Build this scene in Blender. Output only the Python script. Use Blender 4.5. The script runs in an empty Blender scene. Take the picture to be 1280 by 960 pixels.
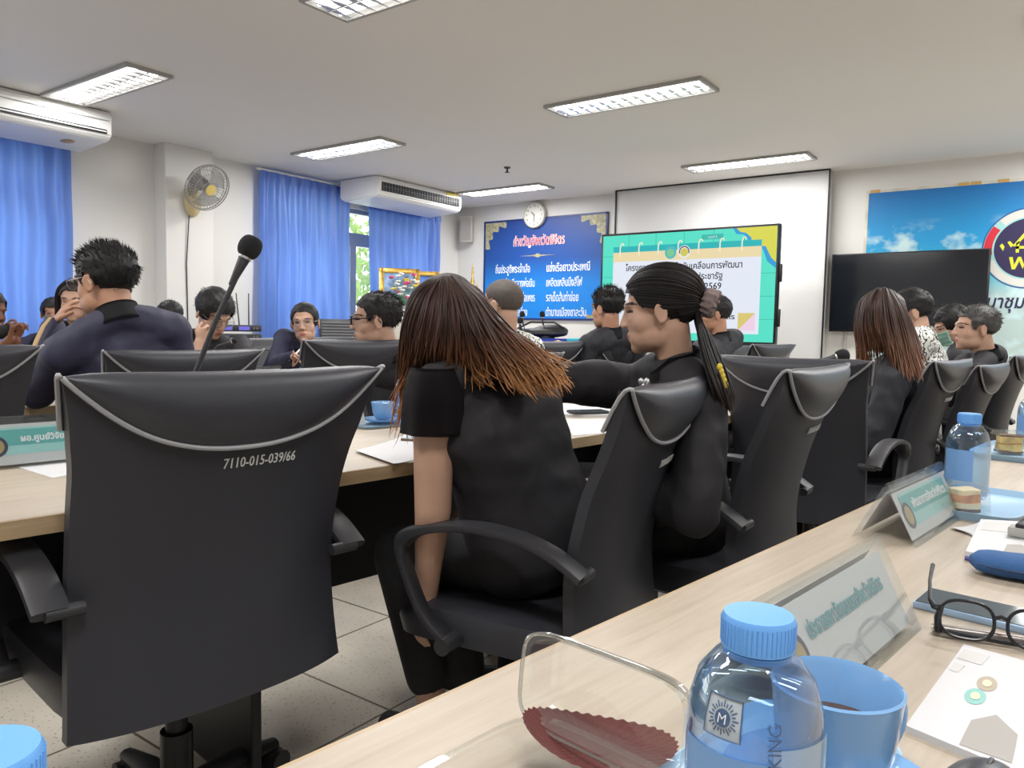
import bpy, bmesh, math, random
import numpy as np
from mathutils import Vector, Matrix, noise

random.seed(7)
V = Vector
SC = bpy.context.scene
COL = SC.collection
PI = math.pi

# ------------------------------------------------------------------ camera
F = 960.0                                   # focal length in pixels of a 1280x960 frame
CAM = V((0, 0, 1.08))
dX = V((0.807, 0.590, 0.018)); dY = V((-0.057, 0.047, 0.997)); dB = V((0.587, -0.806, 0.072))
dB.normalize(); dX = (dX - dX.dot(dB) * dB).normalized(); dY = dB.cross(dX)
ROT = Matrix((dX, dY, dB)).transposed()
cam_data = bpy.data.cameras.new('camera')
cam_data.sensor_width = 36.0; cam_data.lens = F / 1280 * 36.0
cam_data.clip_start = 0.02; cam_data.clip_end = 200
cam = bpy.data.objects.new('camera', cam_data); COL.objects.link(cam)
cam.matrix_world = Matrix.Translation(CAM) @ ROT.to_4x4()
SC.camera = cam

# ------------------------------------------------------------------ world, exposure
world = bpy.data.worlds.new('daylight'); SC.world = world; world.use_nodes = True
bg = world.node_tree.nodes['Background']
bg.inputs['Color'].default_value = (0.93, 0.97, 1.0, 1); bg.inputs['Strength'].default_value = 3.6
LAMP_W = 22.0                               # power of each ceiling troffer
SC.view_settings.view_transform = 'Standard'; SC.view_settings.look = 'None'
SC.view_settings.exposure = 0.0; SC.view_settings.gamma = 1.0
SC.view_settings.use_curve_mapping = False

# ------------------------------------------------------------------ where a pixel lies in the room
def ray(x, y): return ROT @ V(((x - 640) / F, (480 - y) / F, -1.0))
def W(x, y, d): return CAM + ray(x, y) * d                       # at camera depth d
def Zp(x, y, z):
    r = ray(x, y); return CAM + r * ((z - CAM.z) / r.z)
def Yp(x, y, Y):
    r = ray(x, y); return CAM + r * (Y / r.y)
def Xp(x, y, X):
    r = ray(x, y); return CAM + r * (X / r.x)
TA = math.radians(7.0)                                            # the tables stand 7 degrees off the room
TV_ = V((math.sin(TA), math.cos(TA), 0)); NV = V((-math.cos(TA), math.sin(TA), 0))
def TN(t, n, z=0.0): return TV_ * t + NV * n + V((0, 0, z))
FWD = V((-dB.x, -dB.y, 0)).normalized(); RGT = V((dX.x, dX.y, 0)).normalized()
def az(a):
    a = math.radians(a); return FWD * math.cos(a) + RGT * math.sin(a)
def frame(right, fwd, up, loc):
    m = Matrix((right, fwd, up)).transposed().to_4x4(); m.translation = loc; return m

# ------------------------------------------------------------------ materials
MATS = {}
def nt(name):
    m = bpy.data.materials.new(name); m.use_nodes = True
    return m, m.node_tree, m.node_tree.nodes['Principled BSDF']
def mat(name, col, rough=0.5, metal=0.0, bump=0.0, bscale=60.0, var=0.0, vscale=8.0, emit=None, estr=0.0, spec=0.5, stretch=None, trans=0.0, coat=0.0):
    if name in MATS: return MATS[name]
    m, t, p = nt(name)
    p.inputs['Base Color'].default_value = (*col, 1); p.inputs['Roughness'].default_value = rough
    p.inputs['Metallic'].default_value = metal; p.inputs['Specular IOR Level'].default_value = spec
    p.inputs['Coat Weight'].default_value = coat
    if emit: p.inputs['Emission Color'].default_value = (*emit, 1); p.inputs['Emission Strength'].default_value = estr
    tc = t.nodes.new('ShaderNodeTexCoord'); mp = t.nodes.new('ShaderNodeMapping')
    t.links.new(tc.outputs['Object'], mp.inputs['Vector'])
    if stretch: mp.inputs['Scale'].default_value = stretch
    if var:
        n = t.nodes.new('ShaderNodeTexNoise'); n.inputs['Scale'].default_value = vscale; n.inputs['Detail'].default_value = 4
        t.links.new(mp.outputs[0], n.inputs['Vector'])
        r = t.nodes.new('ShaderNodeValToRGB')
        r.color_ramp.elements[0].position = .3; r.color_ramp.elements[1].position = .7
        r.color_ramp.elements[0].color = (*[c * (1 - var) for c in col], 1); r.color_ramp.elements[1].color = (*[min(1, c * (1 + var)) for c in col], 1)
        t.links.new(n.outputs[0], r.inputs[0]); t.links.new(r.outputs[0], p.inputs['Base Color'])
    if bump:
        n = t.nodes.new('ShaderNodeTexNoise'); n.inputs['Scale'].default_value = bscale; n.inputs['Detail'].default_value = 3
        t.links.new(mp.outputs[0], n.inputs['Vector'])
        b = t.nodes.new('ShaderNodeBump'); b.inputs['Strength'].default_value = bump; b.inputs['Distance'].default_value = .004
        t.links.new(n.outputs[0], b.inputs['Height']); t.links.new(b.outputs[0], p.inputs['Normal'])
    if trans:                                                     # cloth that lets light through
        tr = t.nodes.new('ShaderNodeBsdfTranslucent'); tr.inputs['Color'].default_value = (*col, 1)
        mx = t.nodes.new('ShaderNodeMixShader'); mx.inputs[0].default_value = trans
        t.links.new(p.outputs[0], mx.inputs[1]); t.links.new(tr.outputs[0], mx.inputs[2])
        t.links.new(mx.outputs[0], t.nodes['Material Output'].inputs['Surface'])
    MATS[name] = m; return m
def clear(name, tint, gloss=0.10, rough=0.03, body=0.0, bcol=(1, 1, 1), k=.55):     # thin clear plastic or glass
    if name in MATS: return MATS[name]
    m, t, p = nt(name); t.nodes.remove(p)
    tr = t.nodes.new('ShaderNodeBsdfTransparent'); tr.inputs[0].default_value = (*tint, 1)
    gl = t.nodes.new('ShaderNodeBsdfGlossy'); gl.inputs['Roughness'].default_value = rough
    lw = t.nodes.new('ShaderNodeLayerWeight'); lw.inputs['Blend'].default_value = .35
    ma = t.nodes.new('ShaderNodeMath'); ma.operation = 'MULTIPLY_ADD'; ma.inputs[1].default_value = k; ma.inputs[2].default_value = gloss
    t.links.new(lw.outputs['Facing'], ma.inputs[0])
    mx = t.nodes.new('ShaderNodeMixShader'); t.links.new(ma.outputs[0], mx.inputs[0])
    t.links.new(tr.outputs[0], mx.inputs[1]); t.links.new(gl.outputs[0], mx.inputs[2]); out = mx
    if body:
        df = t.nodes.new('ShaderNodeBsdfDiffuse'); df.inputs[0].default_value = (*bcol, 1)
        m2 = t.nodes.new('ShaderNodeMixShader'); m2.inputs[0].default_value = body
        t.links.new(mx.outputs[0], m2.inputs[1]); t.links.new(df.outputs[0], m2.inputs[2]); out = m2
    t.links.new(out.outputs[0], t.nodes['Material Output'].inputs['Surface'])
    MATS[name] = m; return m

# ------------------------------------------------------------------ mesh builder
class MB:
    def __init__(self): self.bm = bmesh.new(); self.tip = None
    def _mark(self, vs, mi):
        if mi:
            for f in {f for v in vs for f in v.link_faces}: f.material_index = mi
    def box(self, c, s, M=None, bevel=0.0, mi=0, seg=2):
        r = bmesh.ops.create_cube(self.bm, size=1.0)
        m = Matrix.Translation(V(c)) @ Matrix.Diagonal((*s, 1))
        if M is not None: m = M @ m
        bmesh.ops.transform(self.bm, matrix=m, verts=r['verts'])
        vs = r['verts']; self._mark(vs, mi)
        if bevel:
            es = list({e for v in vs for e in v.link_edges})
            bmesh.ops.bevel(self.bm, geom=es, offset=bevel, segments=seg, affect='EDGES', profile=.5, clamp_overlap=True)
        return self
    def ell(self, c, r, M=None, u=20, v=12, mi=0):
        r = (r, r, r) if not hasattr(r, '__len__') else r
        m = Matrix.Translation(V(c)) @ Matrix.Diagonal((*r, 1))
        if M is not None: m = M @ m
        nv = self.bm.verts.new; nf = self.bm.faces.new
        top = nv(m @ V((0, 0, 1))); prev = [top]
        for j in range(1, v):
            t = PI * j / v; z = math.cos(t); q = math.sin(t)
            ring = [nv(m @ V((q * math.cos(2 * PI * i / u), q * math.sin(2 * PI * i / u), z))) for i in range(u)]
            for i in range(u):
                k = (i + 1) % u
                f = nf((top, ring[i], ring[k])) if j == 1 else nf((prev[i], ring[i], ring[k], prev[k]))
                f.material_index = mi
            prev = ring
        bot = nv(m @ V((0, 0, -1)))
        for i in range(u): nf((prev[i], bot, prev[(i + 1) % u])).material_index = mi
        return self
    def tube(self, pts, r, seg=8, closed=False, mi=0, flat=None, up=None, caps=True):
        pts = [V(p) for p in pts]; n = len(pts)
        rs = r if hasattr(r, '__len__') else [r] * n
        rings = []; prev = None
        for i, p in enumerate(pts):
            a = pts[(i - 1) % n] if (closed or i) else pts[0]; b = pts[(i + 1) % n] if (closed or i < n - 1) else pts[-1]
            t = (b - a).normalized() if (b - a).length > 1e-9 else V((0, 0, 1))
            if up is not None: s = t.cross(V(up))
            elif prev is None: s = t.cross(V((0, 0, 1)) if abs(t.z) < .95 else V((1, 0, 0)))
            else: s = prev - prev.dot(t) * t
            if s.length < 1e-6: s = t.orthogonal()
            s.normalize(); prev = s; w = s.cross(t)
            fl = flat or 1.0
            rings.append([self.bm.verts.new(p + (s * math.cos(2 * PI * k / seg) + w * fl * math.sin(2 * PI * k / seg)) * rs[i]) for k in range(seg)])
        m = n if closed else n - 1
        for i in range(m):
            A, B = rings[i], rings[(i + 1) % n]
            for k in range(seg):
                f = self.bm.faces.new((A[k], A[(k + 1) % seg], B[(k + 1) % seg], B[k])); f.material_index = mi
        if caps and not closed:
            f = self.bm.faces.new(list(reversed(rings[0]))); f.material_index = mi
            f = self.bm.faces.new(rings[-1]); f.material_index = mi
        return self
    def cap(self, p0, p1, r0, r1=None, u=14):                     # tapered limb with round ends
        r1 = r0 if r1 is None else r1; p0, p1 = V(p0), V(p1)
        self.ell(p0, r0, u=u, v=8); self.ell(p1, r1, u=u, v=8)
        if (p1 - p0).length > 1e-5: self.tube([p0, p1], [r0, r1], seg=u)
        return self
    def chain(self, pts, rs, u=14):
        for i in range(len(pts) - 1): self.cap(pts[i], pts[i + 1], rs[i], rs[i + 1], u)
        return self
    def lathe(self, prof, seg=32, M=None, mi=0, close=False):
        M = M or Matrix.Identity(4); rings = []
        for r, z in prof:
            rings.append([self.bm.verts.new(M @ V((r * math.cos(2 * PI * k / seg), r * math.sin(2 * PI * k / seg), z))) for k in range(seg)] if r > 1e-6 else [self.bm.verts.new(M @ V((0, 0, z)))])
        for A, B in zip(rings, rings[1:] + (rings[:1] if close else [])):
            for k in range(seg):
                k2 = (k + 1) % seg
                vs = [A[k % len(A)], A[k2 % len(A)], B[k2 % len(B)], B[k % len(B)]]
                vs = list(dict.fromkeys(vs))
                if len(vs) > 2:
                    f = self.bm.faces.new(vs); f.material_index = mi
        return self
    def cyl(self, p0, p1, r, seg=20, r1=None, mi=0):
        self.tube([p0, p1], [r, r if r1 is None else r1], seg=seg, mi=mi); return self
    def grid(self, fn, nu, nv, cu=False, mi=0):
        g = [[self.bm.verts.new(fn(i / (nu if cu else nu - 1), j / (nv - 1))) for i in range(nu)] for j in range(nv)]
        for j in range(nv - 1):
            for i in range(nu if cu else nu - 1):
                f = self.bm.faces.new((g[j][i], g[j][(i + 1) % nu], g[j + 1][(i + 1) % nu], g[j + 1][i])); f.material_index = mi
        return g
    def loft(self, rings, caps=True, mi=0):
        R = [[self.bm.verts.new(V(p)) for p in r] for r in rings]; n = len(R[0])
        for A, B in zip(R, R[1:]):
            for k in range(n):
                f = self.bm.faces.new((A[k], A[(k + 1) % n], B[(k + 1) % n], B[k])); f.material_index = mi
        if caps:
            f = self.bm.faces.new(list(reversed(R[0]))); f.material_index = mi
            f = self.bm.faces.new(R[-1]); f.material_index = mi
        return self
    def prism(self, poly, h, M=None, mi=0):                       # outline in the xy plane, thickness h along z
        M = M or Matrix.Identity(4)
        a = [self.bm.verts.new(M @ V((p[0], p[1], 0))) for p in poly]; b = [self.bm.verts.new(M @ V((p[0], p[1], h))) for p in poly]
        n = len(poly)
        f = [self.bm.faces.new(list(reversed(a))), self.bm.faces.new(b)]
        f += [self.bm.faces.new((a[i], a[(i + 1) % n], b[(i + 1) % n], b[i])) for i in range(n)]
        for q in f: q.material_index = mi
        return self
    def mesh(self, name):
        bmesh.ops.recalc_face_normals(self.bm, faces=self.bm.faces)
        me = bpy.data.meshes.new(name); self.bm.to_mesh(me); self.bm.free(); return me
    def build(self, name, m, parent=None, smooth=True, world=False, angle=40):
        me = self.mesh(name); return link(name, me, m, parent, smooth, world, angle)
def link(name, me, m, parent=None, smooth=True, world=False, angle=40):
    for q in (m if isinstance(m, (list, tuple)) else [m]): me.materials.append(q)
    if world and parent is not None:
        me.transform((wmat(parent)).inverted())
    if smooth and len(me.polygons):
        me.polygons.foreach_set('use_smooth', [True] * len(me.polygons))
        try: me.set_sharp_from_angle(angle=math.radians(angle))
        except Exception: pass
    o = bpy.data.objects.new(name, me); COL.objects.link(o)
    if parent is not None: o.parent = parent
    return o
def wmat(o):
    m = o.matrix_basis.copy()
    while o.parent is not None: o = o.parent; m = o.matrix_basis @ m
    return m
def tag(o, label, cat, group=None, kind=None):
    o['label'] = label; o['category'] = cat
    if group: o['group'] = group
    if kind: o['kind'] = kind
    return o
def thing(name, label, cat, loc=(0, 0, 0), rz=0.0, group=None, rot=None):
    o = bpy.data.objects.new(name, None); COL.objects.link(o); o.empty_display_size = .05
    if rot is not None: o.matrix_basis = Matrix.Translation(V(loc)) @ rot.to_4x4()
    else: o.location = loc; o.rotation_euler = (0, 0, rz)
    return tag(o, label, cat, group)
def struct(o): o['kind'] = 'structure'; return o
KIDS = {}
def copy_tree(o, parent=None):
    c = o.copy(); COL.objects.link(c)
    if parent is not None: c.parent = parent
    for ch in [x for x in COL.objects if x.parent == o]: copy_tree(ch, c)
    return c
def voxel(me, size, smooth=3):                                    # grow one skin over overlapping pieces
    o = bpy.data.objects.new('tmp', me); COL.objects.link(o)
    r = o.modifiers.new('r', 'REMESH'); r.mode = 'VOXEL'; r.voxel_size = size; r.use_smooth_shade = True
    if smooth:
        s = o.modifiers.new('s', 'SMOOTH'); s.iterations = smooth; s.factor = .5
    dg = bpy.context.evaluated_depsgraph_get()
    out = bpy.data.meshes.new_from_object(o.evaluated_get(dg))
    bpy.data.objects.remove(o); bpy.data.meshes.remove(me); return out
def text(parent, s, size, m, M, name='lettering', align='CENTER', width=None, bold=0.0, depth=.0008, conform=None, skew=0.0):
    c = bpy.data.curves.new('t', 'FONT'); c.body = s; c.size = size; c.align_x = align; c.offset = bold; c.extrude = depth; c.resolution_u = 2; c.shear = skew
    o = bpy.data.objects.new('t', c); COL.objects.link(o)
    dg = bpy.context.evaluated_depsgraph_get()
    me = bpy.data.meshes.new_from_object(o.evaluated_get(dg))
    bpy.data.objects.remove(o); bpy.data.curves.remove(c)
    xs = [v.co.x for v in me.vertices]
    if width and xs:
        k = width / (max(xs) - min(xs)); mid = (max(xs) + min(xs)) / 2
        for v in me.vertices: v.co.x = (v.co.x - (mid if align == 'CENTER' else min(xs))) * k
    if conform:
        for v in me.vertices: v.co = conform(v.co)
    else: me.transform(M)
    return link(name, me, m, parent, smooth=False)

# ------------------------------------------------------------------ palette
WALL = mat('wall_paint', (.70, .69, .665), .8, bump=.05, bscale=90)
CEIL = mat('ceiling_paint', (.74, .725, .70), .9, bump=.03, bscale=120)
LEATHER = mat('black_leather', (.031, .032, .041), .42, bump=.10, bscale=900, spec=.45)
LEATHER2 = mat('black_leather_pad', (.040, .041, .052), .36, bump=.10, bscale=700, spec=.5)
PLASTIC = mat('black_plastic', (.028, .028, .033), .45, bump=.06, bscale=500)
PIPING = mat('grey_piping', (.33, .33, .35), .45)
BLACK = mat('black_board', (.010, .010, .014), .5)
WHITE = mat('white_plastic', (.78, .78, .76), .4)
PAPER = mat('white_paper', (.60, .60, .62), .75, bump=.02, bscale=30)
CHALK = mat('white_marker', (.75, .75, .75), .8)
GOLD = mat('gold', (.72, .46, .12), .3, metal=.9, var=.25, vscale=40)
SKIN = [mat('skin_fair', (.50, .30, .215), .5, var=.07, vscale=14, bump=.05, bscale=250), mat('skin_tan', (.42, .22, .14), .5, var=.08, vscale=14, bump=.05, bscale=250), mat('skin_brown', (.17, .065, .035), .45, var=.10, vscale=14, bump=.05, bscale=250)]
LASH = mat('eye_dark', (.02, .012, .01), .4)
LIPS = mat('lips', (.42, .15, .13), .45)
HAIRB = mat('black_hair', (.010, .009, .010), .5, bump=.35, bscale=160, stretch=(1, 1, .15), spec=.3)
HAIRG = mat('grey_black_hair', (.035, .033, .033), .45, var=.6, vscale=60, stretch=(1, 1, .2), spec=.5)
CLOTHB = mat('black_cloth', (.013, .012, .016), .75, bump=.2, bscale=600)
SUIT = mat('black_suit', (.014, .015, .022), .7, bump=.2, bscale=500)
NAVY = mat('navy_cloth', (.022, .022, .055), .65, bump=.2, bscale=500)
BLAZER = mat('navy_blazer', (.014, .016, .045), .75, bump=.2, bscale=500)
TROUSER = mat('black_trousers', (.010, .010, .012), .8, bump=.2, bscale=500)
TEAL = mat('teal_print', (.10, .42, .42), .5)
TEALL = mat('pale_teal_print', (.33, .62, .62), .5)
BLUEPL = mat('blue_plastic', (.13, .36, .78), .4)
CUPBLUE = mat('blue_glaze', (.19, .38, .66), .18, coat=.4)
TRAYBLUE = mat('pale_blue_melamine', (.36, .55, .74), .3)
ACRYL = clear('clear_acrylic', (.93, .95, .95), .03, k=.28)
PET = clear('clear_bottle', (.74, .86, .97), .08)
PETBOX = clear('clear_food_box', (.95, .96, .95), .03, body=.025, k=.35)
LENS = clear('spectacle_lens', (.92, .95, .97), .03)
# ================================================================== the room
ZC, YF, XL = 2.78, 8.57, -7.25
XR, YB = 2.6, -2.2
def floor_mat():
    m, t, p = nt('terrazzo_tiles'); L = t.links
    tc = t.nodes.new('ShaderNodeTexCoord')
    br = t.nodes.new('ShaderNodeTexBrick'); br.offset = 0; br.inputs['Scale'].default_value = 1
    br.inputs['Brick Width'].default_value = .5; br.inputs['Row Height'].default_value = .5; br.inputs['Mortar Size'].default_value = .004
    br.inputs['Color1'].default_value = (.66, .615, .54, 1); br.inputs['Color2'].default_value = (.63, .585, .515, 1); br.inputs['Mortar'].default_value = (.16, .13, .10, 1)
    L.new(tc.outputs['Object'], br.inputs['Vector'])
    vo = t.nodes.new('ShaderNodeTexVoronoi'); vo.inputs['Scale'].default_value = 70; L.new(tc.outputs['Object'], vo.inputs['Vector'])
    ra = t.nodes.new('ShaderNodeValToRGB'); ra.color_ramp.elements[0].position = .12; ra.color_ramp.elements[1].position = .26
    ra.color_ramp.elements[0].color = (.42, .36, .30, 1); ra.color_ramp.elements[1].color = (1, 1, 1, 1)
    L.new(vo.outputs['Distance'], ra.inputs[0])
    no = t.nodes.new('ShaderNodeTexNoise'); no.inputs['Scale'].default_value = 3; no.inputs['Detail'].default_value = 6; L.new(tc.outputs['Object'], no.inputs['Vector'])
    rb = t.nodes.new('ShaderNodeValToRGB'); rb.color_ramp.elements[0].position = .3; rb.color_ramp.elements[1].position = .7
    rb.color_ramp.elements[0].color = (.8, .8, .8, 1); rb.color_ramp.elements[1].color = (1.1, 1.08, 1.05, 1); L.new(no.outputs[0], rb.inputs[0])
    m1 = t.nodes.new('ShaderNodeMixRGB'); m1.blend_type = 'MULTIPLY'; m1.inputs[0].default_value = .75
    L.new(br.outputs['Color'], m1.inputs[1]); L.new(ra.outputs[0], m1.inputs[2])
    m2 = t.nodes.new('ShaderNodeMixRGB'); m2.blend_type = 'MULTIPLY'; m2.inputs[0].default_value = 1
    L.new(m1.outputs[0], m2.inputs[1]); L.new(rb.outputs[0], m2.inputs[2]); L.new(m2.outputs[0], p.inputs['Base Color'])
    p.inputs['Roughness'].default_value = .35; return m
def wood_mat(name, c0, c1, rough=.42):
    m, t, p = nt(name); L = t.links
    tc = t.nodes.new('ShaderNodeTexCoord'); mp = t.nodes.new('ShaderNodeMapping'); mp.inputs['Scale'].default_value = (9, .6, 9)
    L.new(tc.outputs['Object'], mp.inputs['Vector'])
    n = t.nodes.new('ShaderNodeTexNoise'); n.inputs['Scale'].default_value = 6; n.inputs['Detail'].default_value = 8; n.inputs['Roughness'].default_value = .65; n.inputs['Distortion'].default_value = .6
    L.new(mp.outputs[0], n.inputs['Vector'])
    r = t.nodes.new('ShaderNodeValToRGB'); r.color_ramp.elements[0].position = .30; r.color_ramp.elements[1].position = .62
    r.color_ramp.elements[0].color = (*c0, 1); r.color_ramp.elements[1].color = (*c1, 1)
    L.new(n.outputs[0], r.inputs[0]); L.new(r.outputs[0], p.inputs['Base Color']); p.inputs['Roughness'].default_value = rough
    return m
WOOD = wood_mat('pale_oak_laminate', (.37, .303, .232), (.45, .384, .307))
EDGE = wood_mat('oak_edge_band', (.36, .25, .14), (.46, .34, .21))
struct(MB().box(((XL + XR) / 2 - .2, (YF + YB) / 2, -.05), (XR - XL + .8, YF - YB + .4, .1)).build('floor', floor_mat(), smooth=False))
struct(MB().box(((XL + XR) / 2 - .2, (YF + YB) / 2, ZC + .05), (XR - XL + .8, YF - YB + .4, .1)).build('ceiling', CEIL, smooth=False))
struct(MB().box(((XL + XR) / 2 - .2, YF + .1, ZC / 2), (XR - XL + .8, .2, ZC)).build('wall_front', WALL, smooth=False))
struct(MB().box((XR + .1, (YF + YB) / 2, ZC / 2), (.2, YF - YB, ZC)).build('wall_right', WALL, smooth=False))
struct(MB().box(((XL + XR) / 2, YB - .1, ZC / 2), (XR - XL, .2, ZC)).build('wall_back', WALL, smooth=False))
WINS = [(-1.0, 1.0), (1.25, 3.15), (5.35, 7.95)]
Z0, Z1 = .85, 2.52
wl = MB(); ys = [YB]
for a, b in WINS: ys += [a, b]
ys.append(YF)
for i in range(0, len(ys), 2): wl.box((XL - .1, (ys[i] + ys[i + 1]) / 2, ZC / 2), (.2, ys[i + 1] - ys[i], ZC))
for a, b in WINS:
    wl.box((XL - .1, (a + b) / 2, Z0 / 2), (.2, b - a, Z0)); wl.box((XL - .1, (a + b) / 2, (Z1 + ZC) / 2), (.2, b - a, ZC - Z1))
struct(wl.build('wall_left', WALL, smooth=False))
struct(MB().box((XL + .1, 4.28, ZC / 2), (.2, .5, ZC), bevel=.004).build('trim_1', WALL, smooth=False))
struct(MB().box((XL + .012, (YB + YF) / 2, .05), (.024, YF - YB, .1)).build('baseboard_left', mat('grey_skirting', (.3, .28, .26), .5), smooth=False))
struct(MB().box(((XL + XR) / 2, YF - .012, .05), (XR - XL - .05, .024, .1)).build('baseboard_front', MATS['grey_skirting'], smooth=False))
ALU = mat('grey_aluminium', (.42, .43, .44), .4, metal=.6)
GLASS = clear('window_glass', (.96, .98, .97), .02)
for k, (a, b) in enumerate(WINS):
    w = struct(thing('window_%d' % (k + 1), 'aluminium window behind blue curtains', 'window', (XL - .1, (a + b) / 2, Z0)))
    del w['label'], w['category']
    L_, H_ = b - a, Z1 - Z0; f = MB()
    for y in (-L_ / 2 + .025, L_ / 2 - .025): f.box((0, y, H_ / 2), (.08, .05, H_))
    for z in (.025, H_ - .025): f.box((0, 0, z), (.08, L_, .05))
    f.box((0, 0, 1.30), (.08, L_, .16))
    n = 3 if L_ > 2 else 2
    for i in range(1, n): f.box((0, -L_ / 2 + L_ * i / n, H_ / 2), (.07, .06, H_))
    if k == 2: f.box((0, 6.62 - (a + b) / 2, .62), (.09, .10, 1.24))
    f.build('window_frame', ALU, w, smooth=False)
    g = MB()
    for i in range(n):
        y0 = -L_ / 2 + L_ * i / n + .03; y1 = -L_ / 2 + L_ * (i + 1) / n - .03
        g.box((0, (y0 + y1) / 2, .635), (.005, y1 - y0, 1.17)); g.box((0, (y0 + y1) / 2, 1.5), (.005, y1 - y0, .24))
    g.build('window_pane', GLASS, w, smooth=False)
# trees in the sun outside the windows
LEAF = mat('sunlit_leaves', (.30, .42, .10), .5, var=.5, vscale=3, trans=.45)
BARK = mat('bark', (.14, .09, .05), .9, bump=.5, bscale=30)
for k, (x, y, z, r) in enumerate([(-10.8, 7.6, 2.5, 1.9), (-10.4, 11.2, 2.0, 1.4), (-11.0, 3.0, 1.7, 1.4)]):
    tr = thing('tree', ['leafy green tree seen through the gap between the curtains', 'leafy green tree outside near the altar end of the window wall', 'leafy green tree behind the leftmost blue curtain'][k], 'tree', (x, y, -.6), group='trees outside the windows')
    MB().tube([(0, 0, 0), (.05, .05, 1.2), (0, .1, z + .6)], [.13, .1, .06], seg=10).build('trunk', BARK, tr)
    lf = MB(); rnd = random.Random(k)
    for i in range(2600):
        d = V((rnd.gauss(0, 1), rnd.gauss(0, 1), rnd.gauss(0, 1))).normalized() * r * (rnd.random() ** .4)
        c = V((0, 0, z + .6)) + V((d.x, d.y, d.z * 1.15)); a = V((rnd.gauss(0, 1), rnd.gauss(0, 1), rnd.gauss(0, 1))).normalized(); b = a.orthogonal().normalized(); s = rnd.uniform(.06, .12)
        q = [lf.bm.verts.new(c + a * s), lf.bm.verts.new(c + b * s * .45), lf.bm.verts.new(c - a * s), lf.bm.verts.new(c - b * s * .45)]
        lf.bm.faces.new(q)
    o = lf.build('foliage', LEAF, tr, smooth=False)

# ------------------------------------------------------------------ ceiling lights
TUBE = mat('lit_tube', (1, 1, 1), .5, emit=(1.0, .98, .94), estr=9.0)
REFL = mat('white_reflector', (.86, .86, .86), .35)
LOUV = mat('silver_louver', (.72, .72, .72), .25, metal=.7)
RIM = mat('grey_lamp_rim', (.36, .355, .34), .5)
def troffer():
    t = thing('ceiling_light', 'x', 'ceiling light')
    f = MB()
    for s in (-1, 1):
        f.box((0, s * .155, -.012), (1.26, .022, .024)); f.box((s * .62, 0, -.012), (.022, .31, .024))
    f.build('frame', RIM, t, smooth=False)
    r = MB().box((0, 0, -.003), (1.22, .29, .006)); r.build('reflector', REFL, t, smooth=False)
    for s in (-1, 1):
        MB().cyl((-.58, s * .072, -.016), (.58, s * .072, -.016), .011, 12).build('tube', TUBE, t)
    l = MB(); l.box((0, 0, -.016), (1.2, .012, .02))
    for i in range(13):
        x = -.55 + 1.1 * i / 12
        for s in (-1, 1): l.prism([(x - .022, s * .006), (x + .022, s * .006), (x, s * .14)] if s > 0 else [(x + .022, -.006), (x - .022, -.006), (x, -.14)], .003, Matrix.Translation((0, 0, -.030)))
    l.build('louver', LOUV, t, smooth=False)
    return t
LX, LY = (-5.75, -2.73, .33), (2.83, 5.12, 7.66, -.05)  # last y row is unseen, added to brighten chair backs and foreground
names = ['ceiling light above the leftmost air conditioner, small bright one at left edge', 'ceiling light cut by the top edge, nearest of the lights',
         'ceiling light over the right side of our own table, above the nearest cup', 'ceiling light in front of the air conditioner beside the wall fan', 'long ceiling light at upper middle of the ceiling, showing its toothed louver', 'ceiling light cut by the right edge in the upper right corner',
         'farthest small ceiling light, above the clock and blue board', 'ceiling light just above the big white projection screen', 'ceiling light in front of the sky banner, beyond the right edge', 'added unseen ceiling light at the near end on the window side', 'added unseen ceiling light over the empty chair end of our table', 'added unseen ceiling light at the near end on the right']
proto = troffer(); first = True; k = 0
for y in LY:
    for x in LX:
        lab = names[k]; k += 1
        o = proto if first else copy_tree(proto)
        first = False
        o.location = (x, y, ZC); o['group'] = 'recessed ceiling lights'
        o['label'] = lab
        ld = bpy.data.lights.new('lamp_glow', 'AREA'); ld.shape = 'RECTANGLE'; ld.size = 1.15; ld.size_y = .27; ld.energy = LAMP_W; ld.color = (1.0, .985, .965)
        lo = bpy.data.objects.new('lamp_glow', ld); COL.objects.link(lo); lo.parent = o; lo.location = (0, 0, -.04)

# ------------------------------------------------------------------ curtains
CURT = mat('blue_satin', (.165, .295, .72), .36, trans=.5, spec=.6, var=.12, vscale=5, stretch=(1, 4, .3))
def curtain(label, y0, y1, ztop, zbot, x, folds, seed, flare=0.0):
    c = thing('curtain', label, 'curtain', (x, (y0 + y1) / 2, zbot), group='blue curtains on the window wall')
    rnd = random.Random(seed); ph = rnd.random() * 6
    def fn(u, v):
        y = y0 + (y1 - y0) * u; z = zbot + (ztop - zbot) * v
        head = max(0, (v - .94) / .06)
        amp = .035 * (1 - .55 * head) * (.8 + .5 * noise.noise(V((u * 5, v * 1.5, seed))))
        xx = x + amp * math.sin(2 * PI * folds * u + ph + .5 * noise.noise(V((u * 3, v * 3, seed + 3)))) + .02 * noise.noise(V((u * 9, v * 5, seed)))
        yy = y + flare * (1 - v) * (u - .5) + .015 * noise.noise(V((u * 7, v * 4, seed + 9)))
        return V((xx, yy, z))
    b = MB(); b.grid(fn, folds * 14, 40); b.build('drape', CURT, c, world=True, angle=180)
    hb = MB(); hb.grid(lambda u, v: fn(u, .965 + .035 * v) + V((.012, 0, 0)), folds * 14, 4); hb.build('heading', CURT, c, world=True, angle=180)
    MB().cyl((x - .01, y0 - .04, ztop + .015), (x - .01, y1 + .04, ztop + .015), .014, 10).build('rod', WHITE, c, world=True)
    return c
curtain('leftmost bright blue curtain under the left air conditioner', .9, 3.20, 2.66, .35, -7.12, 15, 1)
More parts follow.
